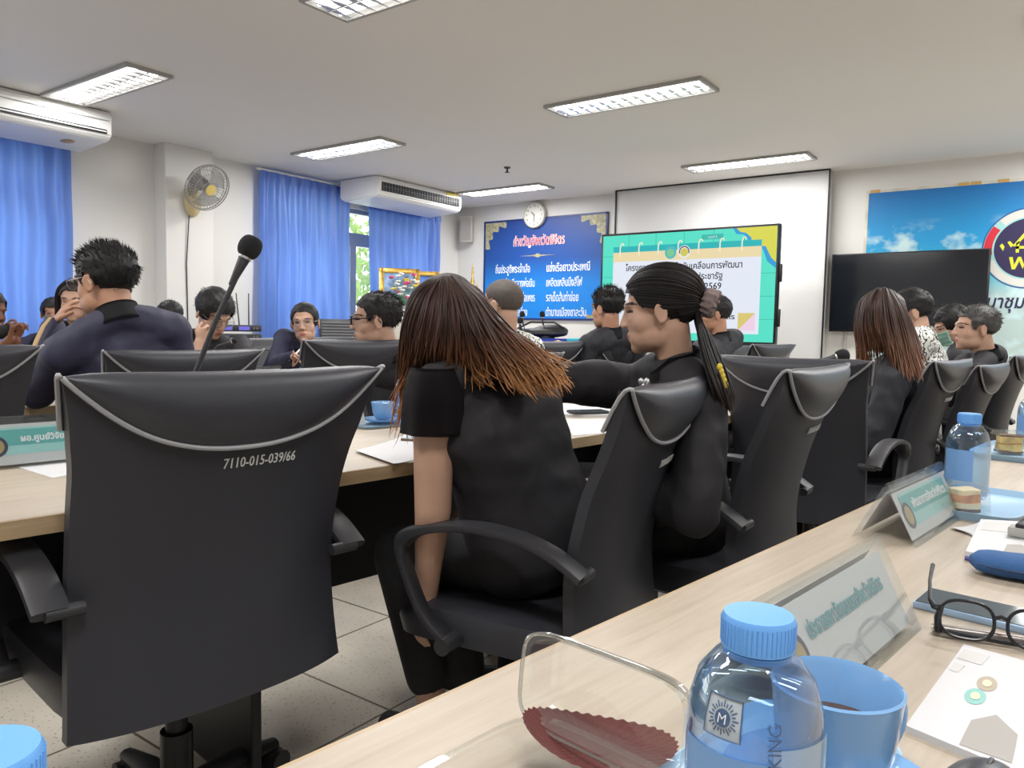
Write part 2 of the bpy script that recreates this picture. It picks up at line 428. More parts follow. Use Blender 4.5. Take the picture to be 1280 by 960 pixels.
curtain('blue curtain between the wall fan and the window gap', 5.14, 6.40, 2.72, .35, -7.12, 9, 2, .06)
curtain('blue curtain behind the golden picture frames, right of the window gap', 6.68, 8.02, 2.60, .35, -7.12, 10, 3, -.1)

# ------------------------------------------------------------------ air conditioners
VENT = mat('dark_vent', (.012, .012, .015), .5)
def aircon(label, y0, y1, big):
    L_ = y1 - y0
    a = thing('air_conditioner', label, 'air conditioner', (-6.74, (y0 + y1) / 2, ZC), group='ceiling air conditioners')
    prof = [(-.31, -.005), (.31, -.005), (.335, -.05), (.325, -.20), (.28, -.235), (-.22, -.265), (-.31, -.22)]
    b = MB(); b.loft([[(x, y, z) for x, z in prof] for y in (-L_ / 2, L_ / 2)]); bmesh.ops.bevel(b.bm, geom=list(b.bm.edges), offset=.012, segments=2, affect='EDGES')
    b.build('casing', WHITE, a, angle=30)
    if big:
        MB().box((.333, 0, -.12), (.012, L_ * .93, .10), bevel=.004).build('outlet', VENT, a)
        s = MB()
        for i in range(30): s.box((.341, -L_ * .45 + L_ * .9 * i / 29, -.12), (.006, .012, .085), Matrix.Rotation(.0, 4, 'Z'))
        s.box((.341, 0, -.12), (.008, L_ * .92, .007)); s.build('louver', mat('grey_louver', (.10, .10, .105), .5), a, smooth=False)
        MB().box((.338, L_ * .36, -.035), (.004, .2, .03)).build('sticker', mat('yellow_sticker', (.75, .6, .05), .5), a)
    else:
        MB().box((.333, 0, -.175), (.012, L_ * .94, .035), bevel=.004).build('outlet', VENT, a)
        s = MB(); s.box((.341, 0, -.175), (.01, L_ * .93, .008)); s.build('louver', WHITE, a)
        MB().box((.341, 0, -.085), (.006, L_ * .96, .006)).build('seam', mat('grey_seam', (.35, .35, .35), .5), a)
        MB().ell((.05, L_ * .36, -.25), (.07, .05, .006)).build('badge', mat('tan_badge', (.42, .28, .16), .5), a)
    return a
aircon('ceiling air conditioner over the leftmost curtain, with a slim outlet slot', 1.6, 3.22, False)
aircon('ceiling air conditioner with wide dark grille beside the middle curtain', 6.18, 7.64, True)

# ------------------------------------------------------------------ wall fan, loudspeaker, sprinkler, clock
fan_at = Xp(240, 252, -7.03)
fan = thing('wall_fan', 'oscillating wall fan with yellowed base on the pillar', 'fan', fan_at)
CREAM = mat('yellowed_plastic', (.55, .45, .24), .5)
MB().ell((.01, 0, 0), (.05, .09, .15)).build('mount', CREAM, fan)
hub = Xp(258, 234, -6.72) - fan_at
nrm = (az(159) * .70 + az(69) * .52 + V((0, 0, -.46))).normalized(); sx = nrm.orthogonal().normalized(); sy = nrm.cross(sx); fm = frame(sx, sy, nrm, hub)
MB().chain([(0.02, 0, .02), hub - nrm * .16], [.03, .025]).build('arm', CREAM, fan)
MB().cyl(hub - nrm * .2, hub - nrm * .05, .07, 20, .06).build('motor', mat('grey_motor', (.25, .25, .25), .5), fan)
cg = MB()
for r, z in ((.22, 0), (.22, .03), (.15, .055), (.08, .07), (.15, -.06)):
    cg.tube([fm @ V((r * math.cos(2 * PI * i / 40), r * math.sin(2 * PI * i / 40), z)) for i in range(40)], .006 if r > .19 else .003, 6, closed=True)
for i in range(40):
    a = 2 * PI * i / 40
    cg.tube([fm @ V((r * math.cos(a), r * math.sin(a), z)) for r, z in ((.05, .075), (.13, .06), (.21, .03), (.22, 0), (.18, -.05), (.06, -.08))], .0018, 4)
cg.build('cage', mat('grey_wire', (.33, .32, .30), .4, metal=.4), fan)
MB().lathe([(0, .085), (.05, .08), (.055, .07), (.0, .07)], 20, fm).build('badge', mat('yellow_badge', (.65, .5, .15), .4), fan)
bl = MB()
for k in range(3):
    a0 = 2 * PI * k / 3
    bl.grid(lambda u, v: fm @ V(((.03 + .165 * v) * math.cos(a0 + (u - .5) * (1.2 + .4 * v)), (.03 + .165 * v) * math.sin(a0 + (u - .5) * (1.2 + .4 * v)), .03 * (u - .5))), 10, 6)
bl.build('blade', clear('smoky_blade', (.55, .56, .58), .08, body=.25, bcol=(.5, .5, .5)), fan)
MB().tube([(.0, -.03, -.1), (-.01, -.06, -.6), (-.015, -.05, -1.2), (-.015, -.05, -1.5)], .006, 6).build('cord', PLASTIC, fan)

spk = thing('wall_speaker', 'small pale loudspeaker on the wall beside the blue board', 'loudspeaker', (-7.0, YF - .10, 2.46))
MB().box((0, 0, 0), (.17, .17, .36), Matrix.Rotation(.5, 4, 'Z'), bevel=.012).build('cabinet', mat('beige_speaker', (.48, .46, .43), .5), spk)
MB().box((0, -.088, 0), (.14, .008, .32), Matrix.Rotation(.5, 4, 'Z')).build('grille', mat('taupe_grille', (.33, .31, .29), .8, bump=.4, bscale=400), spk)
sp = thing('sprinkler', 'small dark sprinkler head hanging from the ceiling', 'sprinkler', Zp(634, 209, ZC))
b = MB(); b.cyl((0, 0, 0), (0, 0, -.012), .035, 16); b.cyl((0, 0, -.01), (0, 0, -.05), .010, 10); b.cyl((0, 0, -.05), (0, 0, -.056), .025, 12); b.build('head', mat('dark_bronze', (.06, .05, .05), .4, metal=.7), sp)
ck = thing('wall_clock', 'round white wall clock hung over the top edge of the blue board', 'clock', (-5.88, YF - .045, 2.59), rot=Matrix.Rotation(PI / 2, 3, 'X'))
MB().lathe([(0, -.02), (.168, -.02), (.175, .005), (.168, .03), (.155, .035), (.15, .02), (0, .02)], 40).build('case', mat('cream_clock', (.55, .53, .45), .4), ck)
MB().lathe([(0, .0215), (.15, .0215)], 40).build('dial', mat('clock_dial', (.72, .72, .66), .5), ck)
for i, s in enumerate(['12', '1', '2', '3', '4', '5', '6', '7', '8', '9', '10', '11']):
    a = PI / 2 - 2 * PI * i / 12
    text(ck, s, .042, BLACK, Matrix.Translation((.122 * math.cos(a), .122 * math.sin(a) - .014, .0225)), name='numeral')
for a, l, w in ((PI / 2 - 2 * PI * 10.5 / 12, .07, .010), (-PI / 2, .105, .007)):
    MB().box((0, l / 2 - .01, 0), (w, l, .003), Matrix.Translation((0, 0, .026)) @ Matrix.Rotation(a - PI / 2, 4, 'Z')).build('hand', BLACK, ck)

# ------------------------------------------------------------------ blue slogan board
def ramp_mat(name, stops, axis='Z', lo=0., hi=1., rough=.45, emit=0, noise_clouds=None):
    m, t, p = nt(name); L = t.links
    tc = t.nodes.new('ShaderNodeTexCoord'); sep = t.nodes.new('ShaderNodeSeparateXYZ'); L.new(tc.outputs['Object'], sep.inputs[0])
    mr = t.nodes.new('ShaderNodeMapRange'); mr.inputs[1].default_value = lo; mr.inputs[2].default_value = hi; L.new(sep.outputs[axis], mr.inputs[0])
    r = t.nodes.new('ShaderNodeValToRGB'); els = r.color_ramp.elements
    while len(els) < len(stops): els.new(.5)
    for e, (q, c) in zip(els, stops): e.position = q; e.color = (*c, 1)
    L.new(mr.outputs[0], r.inputs[0]); out = r.outputs[0]
    if noise_clouds:
        n = t.nodes.new('ShaderNodeTexNoise'); n.inputs['Scale'].default_value = 2.3; n.inputs['Detail'].default_value = 8; n.inputs['Roughness'].default_value = .55
        mp = t.nodes.new('ShaderNodeMapping'); mp.inputs['Scale'].default_value = (1, 1, 1.25); mp.inputs['Location'].default_value = noise_clouds; L.new(tc.outputs['Object'], mp.inputs[0]); L.new(mp.outputs[0], n.inputs['Vector'])
        r2 = t.nodes.new('ShaderNodeValToRGB'); r2.color_ramp.elements[0].position = .47; r2.color_ramp.elements[1].position = .57; L.new(n.outputs[0], r2.inputs[0])
        hm = t.nodes.new('ShaderNodeMapRange'); hm.inputs[1].default_value = hi - .28; hm.inputs[2].default_value = hi - .5; L.new(sep.outputs[axis], hm.inputs[0])
        mu = t.nodes.new('ShaderNodeMath'); mu.operation = 'MULTIPLY'; L.new(r2.outputs[0], mu.inputs[0]); L.new(hm.outputs[0], mu.inputs[1])
        mx = t.nodes.new('ShaderNodeMixRGB'); L.new(mu.outputs[0], mx.inputs[0]); L.new(out, mx.inputs[1]); mx.inputs[2].default_value = (.55, .74, .76, 1); out = mx.outputs[0]
    L.new(out, p.inputs['Base Color']); p.inputs['Roughness'].default_value = rough
    return m
WP = Matrix(((1, 0, 0, 0), (0, 0, -1, 0), (0, 1, 0, 0), (0, 0, 0, 1)))      # text upright, facing -Y
def wp(x, z, y=-.012): return Matrix.Translation((x, y, z)) @ WP
bd = thing('slogan_board', 'large blue board with white Thai slogan lines and red title', 'notice board', (-5.77, YF, 1.20))
MB().box((0, -.012, .68), (1.96, .022, 1.36)).build('panel', ramp_mat('printed_blue', [(0, (.008, .22, .70)), (.35, (.010, .20, .62)), (.6, (.012, .07, .30)), (1, (.012, .045, .22))], 'Z', 0, 1.36), bd, smooth=False)
f = MB()
for s in (-1, 1): f.box((s * .97, -.014, .68), (.025, .028, 1.36)); f.box((0, -.014, .68 + s * .668), (1.96, .028, .025))
f.build('frame', mat('dark_blue_frame', (.012, .03, .16), .4), bd, smooth=False)
ORN = mat('pale_gold_print', (.34, .32, .20), .5, var=.4, vscale=30)
TXW = mat('white_print', (.86, .88, .92), .5)
for sx_, sz_ in ((-1, 1), (1, 1), (1, -1), (-1, -1)):
    o = MB(); k = 1 if sz_ > 0 else .7
    pts = [(0, 0)] + [((.36 - .30 * math.sin(q) + .02 * math.sin(q * 14)) * k, (.36 - .30 * math.cos(q) + .02 * math.sin(q * 14)) * k) for q in [PI / 2 * i / 24 for i in range(25)]]
    pts = [(0, 0), (.36 * k, 0)] + pts[1:] + [(0, .36 * k)]
    M = Matrix.Translation((sx_ * .955, -.024, .68 + sz_ * .655)) @ Matrix(((-sx_, 0, 0, 0), (0, 0, -1, 0), (0, -sz_, 0, 0), (0, 0, 0, 1)))
    o.prism(pts, .001, M); o.build('corner_ornament', ORN, bd, smooth=False)
TXR = mat('red_print', (.62, .06, .04), .5)
text(bd, 'คำขวัญจังหวัดพิจิตร', .17, TXW, wp(-.06, 1.00, -.0245), width=.82, bold=.006)
text(bd, 'คำขวัญจังหวัดพิจิตร', .17, TXR, wp(-.06, 1.00, -.027), width=.80, bold=.001)
MB().prism([(-.30, 0), (-.06, .008), (0, .03), (.06, .008), (.30, 0), (.06, -.008), (0, -.03), (-.06, -.008)], .001, wp(-.07, .86, -.024)).build('divider', ORN, bd, smooth=False)
for i, (a, c) in enumerate([('ถิ่นประสูติพระเจ้าเสือ', 'แข่งเรือยาวประเพณี'), ('พระเครื่องดีหลวงพ่อเงิน', 'เพลิดเพลินบึงสีไฟ'), ('ศูนย์รวมใจหลวงพ่อเพชร', 'รสเด็ดส้มท่าข่อย'), ('ข้าวเจ้าอร่อยลือเลื่อง', 'ตำนานเมืองชาละวัน')]):
    z = .64 - .195 * i
    text(bd, a, .15, TXW, wp(-.77, z, -.0245), align='LEFT', width=[.58, .66, .67, .55][i], bold=.0012)
    text(bd, c, .15, TXW, wp(.08, z, -.0245), align='LEFT', width=[.66, .55, .50, .62][i], bold=.0012)

# ------------------------------------------------------------------ projection screen
ps = thing('projection_screen', 'tall white projection screen with dark edges behind the television', 'projection screen', (-3.36, YF, .72))
PSW = mat('screen_white', (.66, .66, .66), .6, var=.04, vscale=1.2)
b = MB(); b.grid(lambda u, v: V((-1.235 + 2.47 * u, -.165 + .012 * noise.noise(V((u * 3, v * 2.2, 4))) + .02 * max(0, noise.noise(V((u * 2 + v * 1.6, v - u, 1)))), 2.05 * v)), 60, 40); b.build('sheet', PSW, ps, angle=180)
MB().box((0, -.075, 1.03), (2.47, .14, 2.06), bevel=.004).build('backing', mat('grey_box', (.5, .5, .5), .6), ps)
f = MB(); f.box((0, -.168, 2.052), (2.48, .03, .014)); f.box((-1.238, -.168, 1.03), (.014, .03, 2.05)); f.box((1.238, -.168, 1.03), (.012, .03, 2.05)); f.build('edge', BLACK, ps, smooth=False)

# ------------------------------------------------------------------ lit television on a stand
TVY = 6.95
tv = thing('television', 'large lit television with a teal Thai title slide on a floor stand', 'television', (-3.06, TVY, 0))
x0, x1, z0, z1 = -.90, .905, .94, 2.055; cx, cz, w_, h_ = 0, (z0 + z1) / 2, x1 - x0, z1 - z0
MB().box((0, .035, cz), (w_, .07, h_), bevel=.008).build('casing', mat('tv_black', (.010, .011, .013), .3), tv)
MB().box((0, -.003, z0 + .028), (w_, .012, .056)).build('bezel', MATS['tv_black'], tv, smooth=False)
for z in (cz + .12, cz - .28): MB().box((w_ / 2 + .012, .03, z), (.03, .03, .16), bevel=.008).build('handle', MATS['tv_black'], tv)
st = MB()
for s in (-.45, .45): st.box((s, .10, .55), (.06, .06, 1.1)); st.box((s, .05, .05), (.08, .7, .06))
st.box((0, .10, .35), (.95, .05, .06)); st.box((0, .1, 1.2), (.95, .04, .5)); st.build('stand', PLASTIC, tv, smooth=False)
def em(name, c, s=.95): return mat(name, (0, 0, 0), .4, emit=c, estr=s, spec=.25)
SX0, SX1, SZ0, SZ1 = x0 + .022, x1 - .022, z0 + .055, z1 - .022
SWd, SHt = SX1 - SX0, SZ1 - SZ0
def sp_(u, v): return (SX0 + SWd * u, SZ1 - SHt * v)
def shape(nm, pts, m, lay, parent): MB().prism([sp_(*p) for p in pts], .0006, Matrix.Translation((0, -.001 - lay * .0012, 0)) @ WP).build(nm, m, parent, smooth=False)
def rect(a, b, c, d): return [(a, d), (c, d), (c, b), (a, b)]
scr = MB(); scr.prism([sp_(*p) for p in rect(0, 0, 1, 1)], .001, Matrix.Translation((0, -.0002, 0)) @ WP); scr = scr.build('screen', em('slide_teal', (.10, .78, .60)), tv, smooth=False)
g = MB()
for i in range(1, 6): g.prism([sp_(*p) for p in rect(i / 6 - .002, 0, i / 6 + .002, 1)], .0004, Matrix.Translation((0, -.0014, 0)) @ WP)
for i in range(1, 5): g.prism([sp_(*p) for p in rect(0, i / 5 - .003, 1, i / 5 + .003)], .0004, Matrix.Translation((0, -.0014, 0)) @ WP)
g.build('grid_lines', em('slide_grid', (.06, .55, .43)), scr, smooth=False)
BLU = em('slide_blue', (.03, .35, .72)); YEL = em('slide_yellow', (.72, .70, .08))
def arc(cx_, cy_, rx, ry, a0, a1, n=14): return [(cx_ + rx * math.cos(a0 + (a1 - a0) * i / n), cy_ + ry * math.sin(a0 + (a1 - a0) * i / n)) for i in range(n + 1)]
shape('slide_blob', [(1, 0)] + [(min(1, x), max(0, y)) for x, y in [(.77, 0), (.79, .05), (.83, .06), (.85, .10), (.85, .17), (.93, .19), (.955, .3), (1, .36)]], BLU, 2, scr)
shape('slide_blob', [(1, 0)] + [(x, y) for x, y in [(.79, 0), (.81, .035), (.84, .045), (.87, .09), (.87, .15), (.945, .17), (.975, .27), (1, .31)]], YEL, 3, scr)
shape('slide_page', rect(.07, .13, .925, .93), em('slide_white', (.80, .85, .95)), 4, scr)
shape('slide_band', rect(.07, .11, .925, .165), em('slide_dark_teal', (.02, .48, .50)), 5, scr)
shape('slide_band', rect(.07, .165, .925, .255), em('slide_peach', (.86, .72, .42)), 5, scr)
shape('slide_fold', [(.815, .745), (.905, .745), (.815, .90)], em('slide_mustard', (.72, .60, .18)), 6, scr)
shape('slide_fold', [(.905, .745), (.905, .90), (.815, .90)], em('slide_pink', (.88, .66, .82)), 6, scr)
for i in range(7):
    u = .115 + .118 * i; r = MB()
    r.tube([(SX0 + SWd * (u + a), -.012, SZ1 - SHt * b_) for a, b_ in ((0, .20), (0, .12), (.006, .085), (.016, .08), (.022, .10))], .006, 6)
    r.build('slide_ring', em('slide_cream', (.9, .86, .70)), scr)
for u, c1, c2 in ((.425, (.08, .50, .55), (.2, .6, .3)), (.505, (.85, .85, .85), (.65, .6, .1))):
    shape('slide_logo', arc(u, .185, .034, .06, 0, 2 * PI, 24)[:-1], em('logo_%d' % int(u * 1000), c1), 7, scr)
    shape('slide_logo', arc(u, .19, .022, .038, 0, 2 * PI, 24)[:-1], em('logo_in_%d' % int(u * 1000), c2), 8, scr)
shape('slide_logo_ring', arc(.505, .185, .030, .053, PI * .9, PI * 2.1, 16) + list(reversed(arc(.505, .185, .024, .042, PI * .9, PI * 2.1, 16))), em('logo_dark', (.05, .05, .12)), 9, scr)
shape('slide_tag', rect(.60, .04, .72, .085), em('slide_tag_teal', (.05, .50, .42)), 3, scr)
INK = em('slide_ink', (.012, .012, .03))
def line(s, u, v, size, width):
    x, z = sp_(u, v); text(scr, s, size, INK, Matrix.Translation((x, -.009, z)) @ WP, width=width, bold=.0012, depth=.0003)
line('โครงการประชุมกลไกขับเคลื่อนการพัฒนา', .49, .345, .085, 1.19)
line('เศรษฐกิจฐานรากและประชารัฐ', .475, .44, .085, .88)
line('ครั้งที่ 3/2569', .595, .53, .085, .44)
line('วันที่ 26 มกราคม 2569', .53, .715, .075, .64)
line('ณ ห้องประชุมจังหวัดพิจิตร', .56, .80, .065, .84)
text(scr, 'วาระที่ 3', .03, em('slide_pale', (.7, .9, .85)), Matrix.Translation((SX0 + SWd * .66, -.007, SZ1 - SHt * .075)) @ WP, depth=.0003)

# ------------------------------------------------------------------ dark wall television and sky banner
dt = thing('wall_television', 'black switched-off television in front of the sky banner', 'television', (-1.375, YF - .05, 1.11))
MB().box((0, -.02, .40), (1.41, .05, .80), bevel=.006).build('casing', MATS['tv_black'], dt)
MB().box((0, -.047, .405), (1.38, .004, .765)).build('screen', mat('dark_glass', (.008, .010, .014), .12), dt, smooth=False)
MB().box((.0, -.02, -.01), (.5, .03, .03)).build('bracket', PLASTIC, dt)
BX0, BX1 = -1.77, .95
bn = thing('sky_banner', 'large blue sky and clouds banner with round emblem at right', 'banner', ((BX0 + BX1) / 2, YF, .70))
Hb = 1.82; bw = BX1 - BX0
MB().box((0, -.008, Hb / 2), (bw, .014, Hb)).build('sheet', ramp_mat('printed_sky', [(0, (.42, .52, .50)), (.42, (.45, .60, .60)), (.55, (.04, .50, .68)), (.72, (.01, .30, .62)), (1, (.006, .14, .42))], 'Z', 0, Hb, noise_clouds=(3.1, 0, 1.4)), bn, smooth=False)
f = MB(); f.box((0, -.009, Hb + .012), (bw + .05, .017, .026)); f.box((-bw / 2 - .013, -.009, Hb / 2), (.026, .017, Hb))
f.build('edge_tape', mat('cream_tape', (.60, .58, .50), .6, var=.2, vscale=6), bn, smooth=False)
for x in (-.52, -.42, -.20, -1.30): MB().box((x, -.019, Hb + .015), (.09, .004, .03)).build('tape_patch', mat('orange_tape', (.55, .34, .10), .6), bn, smooth=False)
lx, lz, lr = .03, 1.205, .36
def ring(r0, r1, a0, a1, n=30): return [(r1 * math.cos(a0 + (a1 - a0) * i / n), r1 * math.sin(a0 + (a1 - a0) * i / n)) for i in range(n + 1)] + [(r0 * math.cos(a1 - (a1 - a0) * i / n), r0 * math.sin(a1 - (a1 - a0) * i / n)) for i in range(n + 1)]
Mb = lambda l: wp(lx, lz, -.0155 - .001 * l)
GR = PI / 180
WPR = mat('white_banner_print', (.66, .66, .62), .5); PUR = mat('purple_print', (.022, .015, .075), .5); REDP = mat('red_banner_print', (.60, .02, .04), .5); YLP = mat('yellow_print', (.66, .66, .04), .5); BLP = mat('blue_banner_print', (.02, .08, .30), .5)
MB().prism(arc(0, 0, lr + .012, lr + .012, 0, 2 * PI, 60)[:-1], .0005, Mb(0)).build('emblem_rim', BLP, bn, smooth=False)
MB().prism(arc(0, 0, lr, lr, 0, 2 * PI, 60)[:-1], .0005, Mb(1)).build('emblem_back', TEALL, bn, smooth=False)
for a0, a1, m in ((52, 132, WPR), (143, 190, REDP), (200, 340, WPR), (-10, 37, REDP)): MB().prism(ring(lr * .80, lr * .99, a0 * GR, a1 * GR), .0006, Mb(2)).build('emblem_ring', m, bn, smooth=False)
MB().prism(arc(0, 0, lr * .76, lr * .76, 0, 2 * PI, 60)[:-1], .0006, Mb(2)).build('emblem_disc', PUR, bn, smooth=False)
h = MB()
for pl in ([(-.13, .02), (0, .20), (.13, .02), (.10, .02), (0, .15), (-.10, .02)], [(-.10, -.04), (-.10, .05), (-.075, .07), (-.075, -.04)], [(.10, -.04), (.075, -.04), (.075, .07), (.10, .05)], [(-.1, -.005), (.1, -.005), (.1, .02), (-.1, .02)], [(-.025, .04), (.025, .04), (.025, .085), (-.025, .085)], [(-.14, .01), (-.17, .06), (-.15, .07), (-.12, .035)], [(.14, .01), (.12, .035), (.15, .07), (.17, .06)], [(-.2, -.02), (-.23, .03), (-.21, .05), (-.19, .02)], [(.2, -.02), (.19, .02), (.21, .05), (.23, .03)]):
    h.prism(pl, .0006, Mb(3))
h.build('emblem_house', YLP, bn, smooth=False)
text(bn, 'พช', .20, YLP, wp(lx, lz - .19, -.0195), bold=.002, width=.30)
text(bn, 'กรมการพัฒนาชุมชน', .17, PUR, wp(-.385, .655, -.017), width=1.16, bold=.003, skew=.2)
sw = MB()
for s in (-1, 1): sw.prism([(s * .12, 0), (s * .30, .03), (s * .42, .0), (s * .30, .015)] if s > 0 else [(-.12, 0), (-.30, .015), (-.42, 0), (-.30, .03)], .0006, wp(lx - .14, .56, -.017))
sw.build('flourish', ORN, bn, smooth=False)
cd = thing('wall_conduit', 'thin grey conduit on the wall under the dark television', 'conduit', (-1.93, YF - .03, .0))
MB().cyl((0, 0, 0), (0, 0, 1.2), .012, 8).build('pipe', mat('grey_conduit', (.4, .4, .39), .5), cd)
# ================================================================== tables
RT = math.radians(-7.0)                      # local +Y runs along the tables, local -X points to the far side (N)
RN = math.radians(83.0)                      # local +Y faces N
def table(label, t0, t1, n0, n1, ztop=.75, panel_at=.22, group='conference tables'):
    t = thing('conference_table', label, 'table', TN((t0 + t1) / 2, (n0 + n1) / 2), RT, group)
    L_, D_ = t1 - t0, n1 - n0
    MB().box((0, 0, ztop - .014), (D_ - .004, L_ - .004, .028), bevel=.002).build('tabletop', WOOD, t, smooth=False)
    e = MB()
    for s in (-1, 1):
        e.box((s * D_ / 2, 0, ztop - .0165), (.004, L_, .031)); e.box((0, s * L_ / 2, ztop - .0165), (D_, .004, .031))
    e.build('edge_band', EDGE, t, smooth=False)
    MB().box((D_ / 2 - panel_at, 0, ztop - .235), (.018, L_ - .1, .40)).build('modesty_panel', BLACK, t, smooth=False)
    k = max(2, int(L_ / 1.5) + 1)
    for i in range(k):
        y = -L_ / 2 + .08 + (L_ - .16) * i / (k - 1)
        MB().box((0, y, (ztop - .03) / 2), (D_ * .72, .025, ztop - .03), bevel=.004).build('leg', BLACK, t, smooth=False)
    return t
table('nearest pale oak table, across the lower right with the big blue cup', -.9, 5.6, -.12, .50, panel_at=.36)
table('long pale oak table in front of the big empty chair', -.9, 5.9, 1.45, 2.20, panel_at=.44)
table('pale oak table in front of the man in the navy shirt', -.6, 5.9, 3.33, 3.95, panel_at=.48)
table('pale oak table before the woman in the navy blazer, by the middle curtain', 2.38, 5.4, 4.20, 4.70)
table('pale oak table at the far left before the clasped hands', -.6, 1.45, 4.35, 4.85)

# ================================================================== chairs
def prof(v):                                                      # backrest centre line: y (back is -y), z
    P = [(-.205, .38), (-.192, .50), (-.192, .62), (-.222, .76), (-.262, .88), (-.292, .975)]
    x = v * (len(P) - 1); i = min(int(x), len(P) - 2); f = x - i
    p = [P[max(0, i - 1)], P[i], P[i + 1], P[min(len(P) - 1, i + 2)]]
    return [.5 * (2 * p[1][k] + (p[2][k] - p[0][k]) * f + (2 * p[0][k] - 5 * p[1][k] + 4 * p[2][k] - p[3][k]) * f * f + (3 * p[1][k] - p[0][k] - 3 * p[2][k] + p[3][k]) * f ** 3) for k in (0, 1)]
def halfw(v): return .262 - .010 * math.sin(PI * min(1, v / .8)) + .026 * max(0, (v - .7) / .3) ** 1.6
def backpt(u, v, off=0.0):                                        # a point of the rear face
    y, z = prof(v); e = .028 * (1 - max(0, v - .85) / .15 * .35)
    th = e * (1 - abs(u) ** 4 * .55)
    lift = .016 * abs(u) ** 3 * max(0, (v - .8) / .2)
    return V((u * halfw(v), y - th - off + .030 * (u * u - .3) * (1 - .9 * max(0, (v - .6) / .4)), z + lift))
def frontpt(u, v, off=0.0):
    y, z = prof(v); th = .030 * (1 - abs(u) ** 4 * .6)
    lift = .016 * abs(u) ** 3 * max(0, (v - .8) / .2)
    return V((u * halfw(v), y + th + off + .030 * (u * u - .3) * (1 - .9 * max(0, (v - .6) / .4)), z + lift))
def chair_parts(dz=0.0, number=None):
    t = thing('conference_chair', 'x', 'chair')
    NU, NVv = 21, 31
    rings = []
    for j in range(NVv):
        v = j / (NVv - 1)
        rings.append([backpt(-1 + 2 * i / (NU - 1), v) for i in range(NU)] + [frontpt(1 - 2 * i / (NU - 1), v) for i in range(NU)])
    b = MB(); b.loft(rings); bk = b.build('backrest', LEATHER, t, angle=60)
    def vlow(u): return 1 - .235 * (1 - abs(u) ** 2.3) ** .75 if abs(u) < 1 else 1.0
    def pad(u, s):                                                # s 0 lower seam .. .7 top edge .. 1 front
        U = -1 + 2 * u; vl = vlow(U); k = 1 - .85 * abs(U) ** 6
        if s <= .7:
            q = s / .7; v = vl + (1 - vl) * q
            return backpt(U, v, .004 + .026 * k * math.sin(PI * min(1, q * .9 + .03)) ** .8) + V((0, 0, .012 * q * k))
        q = (s - .7) / .3
        a = backpt(U, 1, .004 + .026 * k * math.sin(PI * .93) ** .8) + V((0, 0, .012 * k)); c = frontpt(U, 1 - .16 * q, .006)
        m = a.lerp(c, q); m.z += .020 * k * math.sin(PI * q); return m
    p = MB(); p.grid(pad, 33, 26); pd = p.build('head_pad', LEATHER2, t, angle=180)
    pp = MB(); pp.tube([pad(i / 40, 0) - V((0, .003, 0)) for i in range(41)], .0044, 8)
    pp.tube([pad(0, .02 + .98 * i / 14) + V((-.004, 0, .002)) for i in range(15)], .0042, 6); pp.tube([pad(1, .02 + .98 * i / 14) + V((.004, 0, .002)) for i in range(15)], .0042, 6)
    o = pp.build('piping', PIPING, pd); o['label'] = 'light grey piping'
    s = MB(); R = []
    for z, g in ((.385, -.02), (.395, 0), (.44, .008), (.468, .0), (.480, -.03)):
        ring = []
        for i in range(40):
            a = 2 * PI * i / 40; ca, sa = math.cos(a), math.sin(a)
            x = math.copysign(abs(ca) ** .35, ca) * (.25 + g); y = math.copysign(abs(sa) ** .35, sa) * (.25 + g) + .045
            drop = -.03 * max(0, (y - .15) / .15) ** 2 * (z - .36) / .12
            ring.append((x, y, z + drop))
        R.append(ring)
    s.loft(R); s.build('seat', LEATHER, t, angle=50)
    MB().box((0, .02, .365), (.30, .30, .03), bevel=.008).build('seat_plate', PLASTIC, t)
    for sd in (-1, 1):
        x = sd * .285
        ctl = [(.10, .415), (.165, .47), (.205, .545), (.225, .605), (.205, .642), (.13, .67), (.03, .682), (-.07, .674), (-.15, .65), (-.215, .612)]
        pts = []
        for i in range(len(ctl) - 1):
            p0, p1, p2, p3 = ctl[max(0, i - 1)], ctl[i], ctl[i + 1], ctl[min(len(ctl) - 1, i + 2)]
            for k in range(5):
                f = k / 5
                pts.append(tuple(.5 * (2 * p1[q] + (p2[q] - p0[q]) * f + (2 * p0[q] - 5 * p1[q] + 4 * p2[q] - p3[q]) * f * f + (3 * p1[q] - p0[q] - 3 * p2[q] + p3[q]) * f ** 3) for q in (0, 1)))
        pts.append(ctl[-1])
        a = MB(); rg = []
        for i, (y, z) in enumerate(pts):
            q0, q1 = pts[max(0, i - 1)], pts[min(len(pts) - 1, i + 1)]
            tv2 = V((0, q1[0] - q0[0], q1[1] - q0[1])).normalized(); nn = V((0, -tv2.z, tv2.y)); k = i / (len(pts) - 1)
            w = .020 + .010 * min(1, max(0, (k - .3) / .2)); th = .010 + .009 * math.exp(-((k - .42) / .07) ** 2)
            ring = []
            for m in range(12):
                an = 2 * PI * m / 12; ca, sa = math.cos(an), math.sin(an)
                ring.append(V((x, y, z)) + V((1, 0, 0)) * math.copysign(abs(ca) ** .5, ca) * w + nn * math.copysign(abs(sa) ** .6, sa) * th)
            rg.append(ring)
        a.loft(rg); ar = a.build('armrest', PLASTIC, t, angle=45)
        MB().cyl((x - sd * .10, .10, .415), (x + sd * .03, .10, .415), .019, 16).build('bolt', PLASTIC, ar)
        MB().cyl((x - sd * .05, -.210, .611), (x + sd * .008, -.210, .611), .0115, 16).build('bolt', PLASTIC, ar)
    c = MB(); c.cyl((0, 0, .06), (0, 0, .24), .032, 20); c.cyl((0, 0, .24), (0, 0, .37), .022, 20); c.build('column', mat('black_metal', (.015, .015, .017), .3, metal=.5), t)
